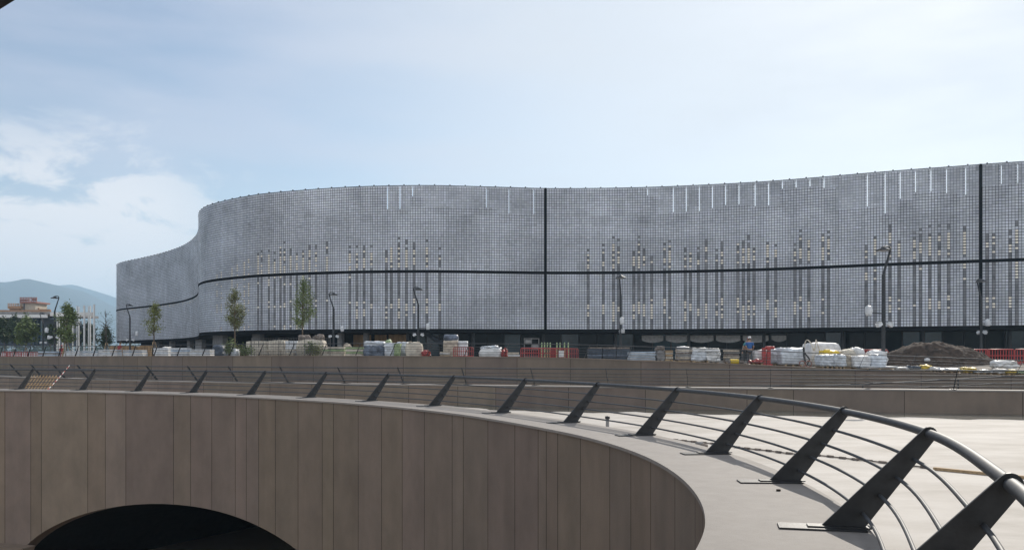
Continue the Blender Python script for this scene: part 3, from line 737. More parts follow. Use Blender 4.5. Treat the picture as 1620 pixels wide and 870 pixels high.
tree('dark_tree', 'dark green tree under the middle of the white canopy', 22, 172, 12, 34, 500, 541, M['leaf_dark'], 1900, .46, 17, group='dark trees before the site building')
tree('dark_tree', 'broad mid green tree near the right end of the white canopy', 41, 150, 24, 58, 501, 543, M['leaf'], 2400, .45, 19, 'broad tree by the canopy', group='dark trees before the site building')
tree('dark_tree', 'low dark tree behind the hook topped lamp', 80, 200, 70, 92, 514, 543, M['leaf_dark'], 1500, .5, 21, group='dark trees before the site building')
tree('dark_tree', 'dark tree behind the tall white columns', 134, 260, 118, 156, 512, 545, M['leaf_dark'], 2200, .7, 23, group='dark trees before the site building')
def shrub(label, u, Y, w, h, m_, seed, n=420):
    x = XU(u, Y); z = zp(x, Y); r = thing('shrub', label, 'shrub', (x, Y, z), group='shrubs along the plaza edge'); rr = random.Random(seed); t = MB(); tips = []
    for k in range(9):
        e = Vector((x + rr.uniform(-w, w) / 2, Y + rr.uniform(-.3, .3), z + h * rr.uniform(.5, 1))); t.tube([(x + rr.uniform(-.1, .1), Y, z), e], [.02, .006], 4); tips += [e, Vector((x, Y, z)).lerp(e, .6), Vector((x, Y, z)).lerp(e, .8)]
    t.build('stems', M['bark'], r); b = MB(); foliage(b, tips, n, .13, .14, seed); b.build('foliage', m_, r)
for i, (lab, u, dY, w, h, m_) in enumerate((('tall thin green shrub left of the russet tree', 362, 3, .5, 1.35, 'leaf'), ('russet leaved shrub right of the slim russet tree', 383, 6, 1.5, 1.5, 'leaf_red'),
        ('low green shrub behind the mesh fence by the russet tree', 391, 2.2, .9, .8, 'leaf'), ('dark green shrub in front of the rubble topped bulk bag', 489, 2.0, 1.0, 1.05, 'leaf'), ('small green shrub below the second slim tree', 501, 2.4, .6, .8, 'leaf_yellow'))):
    x = XU(u, 66); ye, _ = edge_yz(x); shrub(lab, u, ye + dY, w, h, M[m_], 30 + i)
b = MB(); rr = random.Random(77); pts = [(XU(u, 620) + rr.gauss(0, 4), 620 + rr.uniform(-30, 30), rr.uniform(0, 10) ) for u in np.linspace(-260, 185, 260)]
foliage(b, pts, 5200, 2.2, 2.6, 8); tag(b.build('woodland', M['leaf_dark']), 'distant dark belt of woodland below the hills', 'woodland', kind='stuff')

# ------------------------------------------------------------------ site building at far left
YB = 235.0
sb = thing('site_building', 'low white canopied building under construction with orange formwork on its roof', 'building', (XU(20, YB), YB, zp(XU(20, YB), YB)))
def sbox(b, u0, u1, v0, v1, dy, depth, mi=0):
    y = YB + dy; z0, z1 = ZV(v1, y), ZV(v0, y); b.box(((XU(u0, y) + XU(u1, y)) / 2, y + depth / 2, (z0 + z1) / 2), (XU(u1, y) - XU(u0, y), depth, z1 - z0), mi=mi); return b
sbox(MB(), -160, 74, 497.5, 502.5, -6, .5).build('fascia', M['offwhite'], sb)
sbox(MB(), -160, 82, 493.5, 497.2, -5.4, 26).build('roof', M['concrete'], sb)
sbox(MB(), -160, 66, 502.8, 546, 2, 22).build('dark_wall', M['navy'], sb)
for u in (54, 60, 64.5): sbox(MB(), u - .5, u + .5, 503, 546, 1.2, .5).build('column', M['glass_blue'], sb)
sbox(MB(), 55, 63, 504, 540, 1.75, .2).build('glazing', M['glass_blue'], sb)
sbox(MB(), 33, 56, 479, 492, 4, 6).build('stair_core', M['beige'], sb)
sbox(MB(), 37.2, 38.6, 479.5, 492, 3.85, .3).build('core_slot', M['navy'], sb)
b = sbox(MB(), 31, 58, 477, 479.5, 3.5, 7)
for k in range(11): sbox(b, 31.2 + k * 2.6, 31.9 + k * 2.6, 470, 477.1, 3.5, .3)
sbox(b, 31, 58, 470.5, 471.4, 3.6, .2); sbox(b, 31, 46, 473.4, 476, 3.7, .2); sbox(b, 50, 58, 472.6, 475.6, 3.7, .2); b.build('formwork', M['rust'], sb)
b = sbox(MB(), 12, 33, 484, 488.5, 3, 6)
for k in range(8): sbox(b, 12.2 + k * 2.8, 12.8 + k * 2.8, 479.5, 484.1, 3, .3)
sbox(b, 12, 32, 481, 481.7, 3, .2); sbox(b, 15, 31, 488.5, 492.5, 3.6, 4); b.build('scaffold', M['orange'], sb)
b = MB(); sbox(b, -30, 80, 490.3, 493.2, 2, .4); sbox(b, 44, 79, 489, 490.4, 6, .4); sbox(b, 60, 62, 487, 490, 5, .3); b.build('edge_boards', M['orange'], sb)
wf = thing('steel_frame', 'free standing frame of tall white columns and beams right of the site building', 'frame', (XU(135, 200), 200, zp(XU(135, 200), 200)))
for (u, Y, vt) in ((121.8, 196, 484), (124.6, 204, 485), (133.4, 192, 483), (140.2, 200, 484), (142.8, 206, 484), (149, 190, 481.5)):
    w = 2.2 if Y < 195 else 1.4; z0 = zp(XU(u, Y), Y); z1 = ZV(vt, Y); wd = w * Y / F
    MB().box((XU(u, Y), Y, (z0 + z1) / 2), (wd, wd, z1 - z0)).build('column', M['offwhite'], wf)
for (u, Y) in ((90.3, 205), (93.6, 212), (99, 205), (103.6, 210), (115, 205)):
    z0 = zp(XU(u, Y), Y); z1 = ZV(495, Y); MB().box((XU(u, Y), Y, (z0 + z1) / 2), (.17, .17, z1 - z0)).build('slim_column', M['offwhite'], wf)
for (u0, u1, Y, v0, v1) in ((80, 147, 208, 494, 500), (118, 146, 193.5, 494.5, 499.5)):
    MB().box(((XU(u0, Y) + XU(u1, Y)) / 2, Y, (ZV(v0, Y) + ZV(v1, Y)) / 2), (XU(u1, Y) - XU(u0, Y), .5, ZV(v0, Y) - ZV(v1, Y))).build('beam', M['offwhite'], wf)
# hoarding and barriers on the left
hd = thing('hoarding', 'long raw plywood hoarding at the foot of the far wing', 'hoarding', (XU(208, 165), 165, 1.0))
for k in range(10):
    u0, u1 = 174 + k * 6.7, 174 + k * 6.7 + 6.5; Y = 168 - k * 1.2
    sbox_y = Y; z0 = zp(XU(u0, Y), Y); MB().box(((XU(u0, Y) + XU(u1, Y)) / 2, Y, z0 + 1.1), (XU(u1, Y) - XU(u0, Y), .06, 2.2 + .35 * random.random()), tone=1).build('board', M['ply'], hd)
cb0 = None
for k in range(26):
    Y = 112; u = -14 + k * 7.6; x = XU(u, Y); z = zp(x, Y)
    if cb0 is None:
        cb0 = thing('concrete_barrier', 'one of the row of low pale concrete barriers behind the left part of the plaza', 'barrier', (0, 0, 0), group='row of pale concrete barriers')
        MB().plate([(-.28, 0), (.28, 0), (.28, .12), (.11, .42), (.09, .8), (-.09, .8), (-.11, .42), (-.28, .12)], .54, lambda a_, b_, s_: (s_, a_, b_)).build('block', M['white'], cb0, local=True)
        o = cb0
    else: o = dup(cb0)
    o.location = (x, Y, z + .12)

# ------------------------------------------------------------------ goods on the plaza
def spot(u0, u1, vt, dY):
    um = (u0 + u1) / 2; Y = 60.0
    for _ in range(6): ye, _z = edge_yz(XU(um, Y)); Y = ye + dY
    x = XU(um, Y); z = zp(x, Y); return x, Y, z, (u1 - u0) * Y / F, max(.12, ZV(vt, Y) - z)
def pallet_base(r, x, Y, z, w, d):
    b = MB()
    for k in range(3): b.box((x - w / 2 + w * (k + .5) / 3, Y, z + .05), (.1, d, .09))
    for k in range(4): b.box((x, Y - d / 2 + d * (k + .5) / 4, z + .108), (w, d / 5.2, .022))
    b.build('pallet', M['wood'], r)
def wrapped(label, u0, u1, vt, dY, m_, d=1.1, seed=1, amp=.06, top=None, cat='pallet load', straps=False, name='wrapped_pallet', square=.85, group='goods stored on the plaza'):
    x, Y, z, w, h = spot(u0, u1, vt, dY); r = thing(name, label, cat, (x, Y, z), group=group)
    pallet_base(r, x, Y, z, w * .95, d)
    hb = h - .12; b = MB(); hh = hb * (.72 if top else 1)
    b.lumpy((x, Y, z + .12), (w * .96, d, hh), n=9, amp=amp * 1.5, seed=seed, square=square, bulge=.02); b.build('wrap', M[m_], r)
    if top:
        b = MB(); b.lumpy((x, Y, z + .12 + hh * .93), (w * .92, d * .9, hb * .32), n=6, amp=amp * 1.2, seed=seed + 1, square=.7); b.build('top_cover', M[top], r)
    if straps:
        b = MB(); k_ = int(w / .3)
        for k in range(1, k_): b.box((x - w / 2 + w * k / k_, Y, z + .12 + hb * .5), (.03, d * 1.03, hb * 1.01))
        b.build('straps', M['galv'], r)
    return r
def slabs(label, u0, u1, vt, dY, mats_, layers=5, d=1.1, seed=1, name='slab_stack'):
    x, Y, z, w, h = spot(u0, u1, vt, dY); r = thing(name, label, 'pallet load', (x, Y, z), group='goods stored on the plaza'); pallet_base(r, x, Y, z, w * .95, d); rr = random.Random(seed)
    hb = (h - .12) / layers
    for k in range(layers):
        b = MB(); n = max(1, int(w / .9))
        for j in range(n):
            ww = w / n; b.box((x - w / 2 + ww * (j + .5) + rr.uniform(-.03, .03), Y + rr.uniform(-.05, .05), z + .12 + hb * (k + .5)), (ww * .95, d * rr.uniform(.9, 1), hb * rr.uniform(.66, .9)), rr.uniform(-.03, .03))
        b.build('layer', M[mats_[k % len(mats_)]], r)
    return r
def bag(label, u0, u1, vt, dY, m_, d=1.0, seed=1, loops=True, fill=None, name='bulk_bag'):
    x, Y, z, w, h = spot(u0, u1, vt, dY); r = thing(name, label, 'bag', (x, Y, z), group='goods stored on the plaza')
    MB().lumpy((x, Y, z), (w * .97, d, h * (.8 if fill else .93)), n=7, amp=.06, seed=seed, square=.7, bulge=.10).build('sack', M[m_], r)
    if loops:
        for sx in (-1, 1):
            b = MB(); b.tube([(x + sx * w * .3, Y - .3, z + h * .8), (x + sx * w * .33, Y - .28, z + h * .99), (x + sx * w * .2, Y - .2, z + h), (x + sx * w * .14, Y - .18, z + h * .82)], .03, 5); b.build('lifting_loop', M[m_], r)
    if fill:
        b = MB(); rr = random.Random(seed)
        for k in range(16): b.lumpy((x + rr.uniform(-.42, .42) * w, Y + rr.uniform(-.4, .4) * d, z + h * rr.uniform(.70, .84)), (w * rr.uniform(.16, .3), .35, h * rr.uniform(.12, .2)), rr.uniform(0, 3), n=2, amp=.05, seed=k, square=.5)
        b.build('rubble', M[fill], r)
    return r
bar0 = None
def barrier(label, u0, Y, rz=0.0, w=None, m_='red', group='red plastic barriers'):
    global bar0
    if bar0 is None:
        bar0 = thing('plastic_barrier', 'x', 'barrier', group=group)
        b = MB(); b.tube([(-.95, 0, .12), (-.95, 0, .95), (-.88, 0, 1.04), (.88, 0, 1.04), (.95, 0, .95), (.95, 0, .12)], .04, 6); b.box((0, 0, .16), (1.86, .05, .09)); b.box((0, 0, .62), (1.86, .045, .07)); b.build('frame', M['red'], bar0, local=True)
        for k in range(9): MB().box((-.78 + k * .195, 0, .6), (.06, .035, .82)).build('slat', M['red'], bar0, local=True)
        for sx in (-.7, .7): MB().box((sx, 0, .05), (.12, .62, .10)).build('foot', M['red'], bar0, local=True)
        o = bar0
    else: o = dup(bar0)
    x = XU(u0, Y); o.location = (x, Y, zp(x, Y)); o.rotation_euler = (0, 0, rz); o.scale = (1, 1, 1); o['label'] = label; o['group'] = group; return o
# left end
slabs('low stack of grey sheets on the plaza left of the worker in red', 64, 92, 555.5, 2.4, ['paleblue', 'concrete'], 3, seed=41)
for i, (u, rz) in enumerate(((4, .1), (22, -.1), (40, .15), (56, 0))): barrier(['red plastic barrier at the far left end of the plaza edge', 'second red plastic barrier from the left on the plaza edge', 'third red plastic barrier from the left, by the broad tree', 'fourth red plastic barrier from the left, before the smaller lamp'][i], u, edge_yz(XU(u, 84))[0] + 2.8, rz).scale = (.8, .9, .48)
for i, (u0, u1, vt, lab) in enumerate(((108, 131, 555, 'grey white sheets stacked right of the worker in red'), (134, 158, 554, 'white stacked slabs below the dark evergreen'), (160, 190, 552.5, 'white stacked slabs in front of the worker in a red top'), (198, 230, 553, 'crumpled white sheet stack under the far wing lamp'), (246, 270, 550.5, 'pale grey slab stack right of the yellow green tree'), (273, 300, 550, 'pale slab stack below the concrete pier'), (303, 336, 552, 'white layered slab stack left of the tall thin shrub'))):
    slabs(lab, u0, u1, vt, 2.6, ['film', 'white', 'paleblue'] if i % 2 else ['white', 'film'], 4, seed=50 + i)
bag('small white box shaped bag on the slab stack row right of the yellow green tree', 259, 268, 547.5, 4.2, 'white', seed=60, loops=False)
wrapped('dark blue tarpaulin heap left of the russet tree', 338, 355, 547, 5.5, 'navy', seed=61, amp=.1, name='tarpaulin_heap', square=.5)
bag('crumpled white bag at the foot of the russet tree', 364, 376, 551, 3.4, 'film', seed=62)
for i, (u0, u1, vt, lab) in enumerate(((393, 426, 540, 'strapped beige paving pallet, left of three behind the mesh fence'), (427, 453, 538.5, 'strapped beige paving pallet, middle of three behind the mesh fence'), (454, 474, 539.5, 'strapped pale paving pallet right of three beside the rubble topped bag'))):
    wrapped(lab, u0, u1, vt, 5, 'cream' if i < 2 else 'film', d=1.2, seed=64 + i, amp=.04, straps=True, square=.95)
slabs('low beige slabs in front of the strapped paving pallets', 408, 466, 552, 2.2, ['beige', 'cream'], 4, seed=68)
bag('large cream bulk bag topped with brown rubble beside the second slim tree', 473, 514, 530, 4, 'cream', d=1.5, seed=70, loops=False, fill='rubble')
slabs('low cream pallet stack right of the rubble topped bag', 512, 547, 548, 3, ['cream', 'beige', 'green'], 4, seed=71)
slabs('low pale green edged stack left of the dark film pallet', 548, 577, 549, 3, ['cream', 'green'], 4, seed=72)
wrapped('broken stone lying on the low cream pallet stack', 543, 556, 545.5, 5.5, 'beige', seed=73, amp=.12, d=.5, name='stone_heap', square=.5)
wrapped('pallet wrapped in shiny dark grey blue film', 577, 610, 540, 3.2, 'greyblue', seed=74, amp=.07, top='film')
wrapped('white wrapped pallet between the dark film pallet and the green one', 610, 626, 543, 3, 'film', seed=75)
bag('small yellowish sack set on top behind the white wrapped pallet', 610.5, 619.5, 535.8, 4.4, 'green', seed=76, loops=False)
wrapped('pale green wrapped pallet left of the beige bag', 625, 634, 544, 2.8, 'green', seed=77, d=.9)
wrapped('white film pallet behind the pale green one', 628, 646, 541.5, 4.2, 'film', seed=78)
bag('beige bulk bag right of the pale green pallet in front of a lamp', 643, 668, 540.5, 3.4, 'cream', seed=79)
for (u0, u1, vt, lab, sd) in ((669, 679, 555.5, 'red folded net heap right of the beige bag', 80), (795, 803, 553.5, 'red folded net heap right of the white rubble', 81)):
    wrapped(lab, u0, u1, vt, 3, 'red', d=.7, seed=sd, amp=.1, name='net_heap', square=.5)
wrapped('tall pallet of beige blocks under a grey film hood', 702, 725, 529, 3.6, 'beige', seed=82, amp=.04, top='greyblue', square=.95)
wrapped('white box pallet right of the tall hooded pallet', 725, 740, 539.5, 4.2, 'lampwhite', seed=83, amp=.02, square=.97)
b0 = barrier('red plastic barrier in front of the white box pallet', 733, edge_yz(XU(733, 62))[0] + 2.5, .1); b0.scale = (.72, .9, .72)
slabs('pink beige slabs at the foot of the tall hooded pallet', 696, 712, 556, 2.2, ['beige', 'white'], 3, seed=84, d=.8)
bag('heap of white rubble sacks in front of the black recess', 760, 792, 547, 3, 'white', seed=85, fill='film', loops=False)
slabs('scattered white boards right of the white rubble sacks', 803, 822, 557, 2.4, ['white', 'beige'], 2, seed=86, d=.9)
for i, u in enumerate((841, 866, 884, 901)):
    o = barrier(['red plastic barrier right of the grey rack, first of a row of four', 'second red plastic barrier of the row before the dark recess', 'third red plastic barrier of the row, beside a white sign', 'last red plastic barrier of the row, left of the dark boards'][i], u, edge_yz(XU(u, 60))[0] + 4.2, .05)
    o.scale = (.62 if i else .8, 1, .8)
sg = thing('white_board', 'small white board standing between the red barriers left of the dark boards', 'board', (*spot(893, 899, 554, 3)[:2], spot(893, 899, 554, 3)[2]))
x, Y, z, w, h = spot(884, 892, 553, 3.6); MB().box((x, Y, z + h * .6), (w, .05, h * .6)).build('panel', M['white'], sg)
for sx in (-1, 1): MB().box((x + sx * w * .4, Y + .03, z + h * .35), (.05, .05, h * .7)).build('leg', M['galv'], sg)
# grey rack and green stakes further back
Y = 92; x = XU(841, Y); z = zp(x, Y); rk = thing('metal_rack', 'grey metal storage rack in the dark recess left of the green stakes', 'rack', (x, Y, z)); b = MB()
for sx in (-.75, 0, .75): b.box((x + sx, Y, z + 1.2), (.09, .09, 2.4)); 
for zz in (.5, 1.2, 1.8, 2.35): b.box((x, Y, z + zz), (1.55, .5, .06))
b.build('rack_frame', M['concrete'], rk)
b = MB(); b.lumpy((x + .35, Y, z + 1.25), (.6, .4, .5), n=3, seed=4); b.lumpy((x - .35, Y, z + 1.85), (.6, .4, .35), n=3, seed=5); b.build('load', M['concrete'], rk)
st0 = None
for i, u in enumerate((857, 861.5, 866, 870.5, 881, 886, 893, 899)):
    Y = 72; x = XU(u, Y); z = zp(x, Y)
    if st0 is None:
        st0 = thing('green_stake', 'one of a row of short green stakes behind the red barriers', 'stake', group='green stakes'); MB().lathe([(.055, 0), (.055, 1.62), (.0, 1.7)], n=8).build('rod', M['green'], st0, local=True); MB().lathe([(.10, .0), (.10, .05), (.05, .06)], n=8).build('foot', M['concrete'], st0, local=True); o = st0
    else: o = dup(st0)
    o.location = (x, Y, z)
# middle right
slabs('long stack of dark blue grey boards under brown planks', 930, 995, 549, 4.6, ['navy', 'navy', 'greyblue', 'navy', 'navy', 'navy', 'rubble'], 7, d=1.4, seed=88, name='board_stack')
slabs('striped stack of white and pale blue boards', 994, 1036, 556, 3.4, ['paleblue', 'white'], 7, d=1.3, seed=89, name='board_stack')
wrapped('grey wrapped pallet with a dark bundle on top', 1037, 1050, 548, 3.6, 'concrete', seed=90, top='rubble', d=.9)
slabs('timber pallet pile of cream blocks right of the dark bundle', 1051, 1063, 554, 3.6, ['wood', 'cream'], 5, seed=91, d=.9, name='block_stack')
slabs('stack of weathered pallets with a white sack above', 1070, 1093, 549.5, 3.4, ['rubble', 'beige', 'concrete'], 6, seed=92, d=1.1, name='pallet_stack')
bag('white sack lying on the weathered pallets', 1071, 1089, 546.5, 5, 'white', seed=93, loops=False)
wrapped('wide pallet of white sacks under film right of the weathered pallets', 1092, 1116, 550, 3.4, 'film', seed=94, top='white')
wrapped('pallet of white and brown sacks second from the weathered pallets', 1114, 1137, 551.5, 3.4, 'white', seed=95, top='white', amp=.08)
slabs('flat white sheets lying on the plaza edge before the white sacks', 1060, 1130, 571.5, 1.0, ['white', 'beige'], 2, seed=96, d=.8)
slabs('dark crate stack left of the two workers', 1146, 1168, 553, 3.6, ['rubble', 'concrete', 'beige'], 6, seed=97, d=.8, name='crate_stack')
x, Y, z, w, h = spot(1150, 1176, 570, 1.5); yr = thing('yellow_roll', 'yellow roll with dark ends lying on the plaza edge below the workers', 'roll', (x, Y, z))
MB().tube([(x - w * .3, Y, z + .16), (x + w * .2, Y, z + .16)], .16, 12).build('roll', M['yellow'], yr); MB().tube([(x + w * .2, Y, z + .13), (x + w * .5, Y + .1, z + .13)], .12, 10).build('wrapped_end', M['rubble'], yr); MB().tube([(x - w * .42, Y, z + .13), (x - w * .3, Y, z + .13)], .13, 10).build('core', M['rubble'], yr)
bag('white bulk bag right of the worker in blue', 1190, 1212, 552, 3.8, 'white', seed=98, loops=False)
for i, (u, lab) in enumerate(((1208.5, 'red plastic post of a pair, the left one beside the worker in blue'), (1216, 'red plastic post of a pair, the right one'))):
    x, Y, z, w, h = spot(u - 3, u + 3, 550, 3.0); rp = thing('red_post', lab, 'post', (x, Y, z), group='red plastic posts'); MB().box((x, Y, z + h / 2), (.22, .2, h)).build('shaft', M['red'], rp); MB().box((x, Y, z + .05), (.4, .4, .1)).build('foot', M['red'], rp)
    if i: MB().lumpy((x + .1, Y + .1, z + h * .92), (.55, .3, .18), n=3, amp=.03, seed=2, square=.5).build('cap', M['red'], rp)
wrapped('white bag slumped behind the red posts', 1211, 1234, 553, 4.2, 'film', seed=99, amp=.1, square=.6)
for k, (u0, u1) in enumerate(((1188, 1206),)): wrapped('red crumpled net on the ground by the worker in blue', u0, u1, 570, 2.2, 'red', d=.7, seed=101, amp=.12, name='net_heap', square=.4)
wrapped('large white film wrapped cube left of the hand cart', 1231, 1268, 550.5, 3.6, 'film', seed=102, d=1.4, amp=.05, square=.92)
bag('big white tarpaulin draped load behind the yellow sacks', 1276, 1321, 540, 7, 'white', d=2.0, seed=103, loops=False, name='tarpaulin_load')
x, Y, z, w, h = spot(1266, 1292, 538, 6); hc = thing('hose', 'pale hose standing in two loops beside the white tarpaulin', 'hose', (x, Y, z)); pts = []
for k in range(30): t = k / 29; pts.append((x - w * .5 + w * t, Y - .8 + .3 * math.sin(t * 9), z + h * (.55 + .45 * abs(math.sin(t * 2 * math.pi))) if .02 < t < .98 else z))
MB().tube(pts, .035, 6).build('tube', M['cream'], hc)
x, Y, z, w, h = spot(1270, 1281, 549, 2.6); hk = thing('hand_cart', 'dark upright hand cart with red wheels before the white tarpaulin', 'cart', (x, Y, z))
b = MB(); b.tube([(x - .05, Y, z + .2), (x - .1, Y + .1, z + h * .6), (x - .12, Y + .15, z + h)], .07, 6); b.tube([(x + .05, Y, z + .1), (x + .22, Y, z + h * .4), (x - .08, Y + .1, z + h * .72)], .05, 6); b.build('handle', M['steel'], hk)
for sx in (-.28, .12):
    b = MB(); b.tube([(x + sx + .19 * math.cos(k * .5236), Y - .1, z + .20 + .19 * math.sin(k * .5236)) for k in range(13)], .035, 5, cap=False); b.build('wheel', M['rust'], hk)
for i, (u0, u1, vt, dY, m_, lab) in enumerate(((1293, 1316, 561, 1.7, 'film', 'white film pallet at the plaza edge under yellow sacks, left one'), (1316, 1334, 561, 1.7, 'film', 'white film pallet at the plaza edge under yellow sacks, right one'), (1345, 1372, 563, 1.8, 'white', 'white sheeted pallet left of the nearest lamp'), (1372, 1397, 561, 2.4, 'film', 'white sheeted pallet directly at the nearest lamp'))):
    wrapped(lab, u0, u1, vt, dY, m_, seed=110 + i, amp=.05)
wrapped('narrow timber and red bundle between two white pallets', 1334, 1344, 562, 1.8, 'beige', seed=114, d=.7)
for i, (u0, u1, vt, dY, m_, lab) in enumerate(((1298, 1326, 554.5, 3.4, 'yellow', 'yellow sacks heaped behind the white film pallets'), (1324, 1352, 554, 3.6, 'cream', 'cream sacks right of the yellow ones'), (1346, 1364, 551, 4.2, 'white', 'white sack at the end of the cream sacks'), (1372, 1400, 556, 4, 'white', 'white sheet heap left of the soil heap'), (1573, 1605, 571, 4.2, 'white', 'white sack lying right of the soil heap below the red barriers'))):
    wrapped(lab, u0, u1, vt, dY, m_, seed=120 + i, amp=.09, name='sack_heap', square=.5, d=1.0)
slabs('white sheets on the plaza edge in front of the nearest lamp', 1355, 1415, 579, 1.2, ['white', 'film'], 2, seed=125, d=1.3)
for i, (u0, u1, vt, m_) in enumerate(((1420, 1436, 585, 'white'), (1437, 1456, 583, 'navy'), (1457, 1470, 582, 'yellow'), (1468, 1482, 585, 'white'), (1486, 1516, 587, 'film'), (1524, 1540, 586, 'yellow'), (1540, 1566, 590, 'film'), (1574, 1592, 588, 'white'), (1590, 1608, 589, 'yellow'), (1608, 1632, 591, 'green'))):
    wrapped(['white sack at the left end of the row along the right plaza edge', 'dark sack second in the row below the soil heap', 'yellow sack third in the row below the soil heap', 'white sack right of the first yellow one', 'long white film sack in the middle of the edge row', 'yellow sack right of the long white film sack', 'pale film sack left of the end group of the row', 'white sack before the last three of the edge row', 'second to last sack of the edge row, yellow', 'last sack of the edge row, green'][i], u0 - 2, u1 + 2, vt - 4, .95, m_, seed=130 + i, amp=.06, d=.7, name='sack', square=.5, cat='sack')
for i, (u, Y, rz, lab) in enumerate(((1352, 66, .05, 'red plastic barrier behind the cream sacks'), (1384, 66, -.05, 'red plastic barrier behind the nearest lamp'), (1541, 62, -.1, 'red plastic barrier just right of the soil heap'), (1583, 60, .08, 'red plastic barrier at the right edge of the photo, left one'), (1628, 59, .0, 'red plastic barrier cut by the right edge of the photo'))): barrier(lab, u, Y, rz)
# soil heap
x, Y = XU(1476, 60), 60.0; sh = MB(); n = 90; vs = []; rr = random.Random(9)
for j in range(n):
    for i in range(n):
        a_ = -1.15 + 2.3 * i / (n - 1); c_ = -1.15 + 2.3 * j / (n - 1); rad = math.hypot(a_ * (1 + .06 * c_), c_)
        q = Vector((a_ * 4.2, c_ * 2.6, 0)); h = 1.56 * max(0, 1 - rad ** 1.7) ** .8 if rad < 1 else 0
        h *= 1 + .10 * noise.noise(Vector((a_ * 2.2 + 4, c_ * 2, 0))); h += (.16 * noise.noise(q * 1.1) + .12 * noise.noise(q * 2.6) + .09 * noise.noise(q * 7)) * (1 if rad < 1 else .0)
        X_, Y_ = x + q.x, Y + q.y; vs.append((X_, Y_, zp(X_, Y_) - .03 + max(0, h)))
sh.add(vs, [(j * n + i, j * n + i + 1, (j + 1) * n + i + 1, (j + 1) * n + i) for j in range(n - 1) for i in range(n - 1)], sm=True)
tag(sh.build('soil_heap', M['soil']), 'broad heap of dark brown soil on the right of the plaza', 'soil heap')
st = MB(); st.lumpy((x - 1.5, Y - 2.35, zp(x, Y - 2.4) + .30), (.3, .2, .2), n=3, amp=.04, seed=3, square=.5); tag(st.build('stone', M['white']), 'white stone lying on the front slope of the soil heap', 'stone')
# mesh fence panels before the strapped pallets
for i, (u0, u1, lab) in enumerate(((398, 441, 'wire mesh fence panel before the strapped paving pallets, left one'), (441, 482, 'wire mesh fence panel before the strapped paving pallets, middle one'), (482, 522, 'wire mesh fence panel before the rubble topped bag'))):
    x0, Y0, z0, w, _ = spot(u0, u1, 540, 1.1); mf = thing('mesh_fence', lab, 'fence', (x0, Y0, z0), group='wire mesh fence panels'); b = MB(); hh = 1.35
    for k in range(17): b.box((x0 - w / 2 + w * k / 16, Y0, z0 + hh / 2), (.014, .014, hh))
    for k in range(7): b.box((x0, Y0 + .012, z0 + .1 + k * .2), (w, .012, .014))
    b.build('mesh', M['galv'], mf)
    for sx in (-1, 1): MB().box((x0 + sx * w / 2, Y0 + .03, z0 + hh / 2), (.045, .045, hh)).build('post', M['galv'], mf)

# ------------------------------------------------------------------ workers
def skinmesh(name, verts, edges, radii, m_, parent, root=0, sub=1):
    me = bpy.data.meshes.new(name); bm = bmesh.new(); lay = bm.verts.layers.skin.verify(); vs = []
    for i, (v, r_) in enumerate(zip(verts, radii)):
        q = bm.verts.new(v); q[lay].radius = (r_, r_ * (.72 if r_ > .1 else 1)) ; q[lay].use_root = (i == root); vs.append(q)
    for e in edges: bm.edges.new((vs[e[0]], vs[e[1]]))
    bm.to_mesh(me); bm.free(); tmp = bpy.data.objects.new(name, me); col.objects.link(tmp)
    tmp.modifiers.new('skin', 'SKIN').use_smooth_shade = True; sm = tmp.modifiers.new('sub', 'SUBSURF'); sm.levels = sub; sm.render_levels = sub
    dg = bpy.context.evaluated_depsgraph_get(); out = bpy.data.meshes.new_from_object(tmp.evaluated_get(dg)); bpy.data.objects.remove(tmp)
    out.name = name; out.materials.clear(); out.materials.append(m_)
    o = bpy.data.objects.new(name, out); col.objects.link(o); o.parent = parent; return o
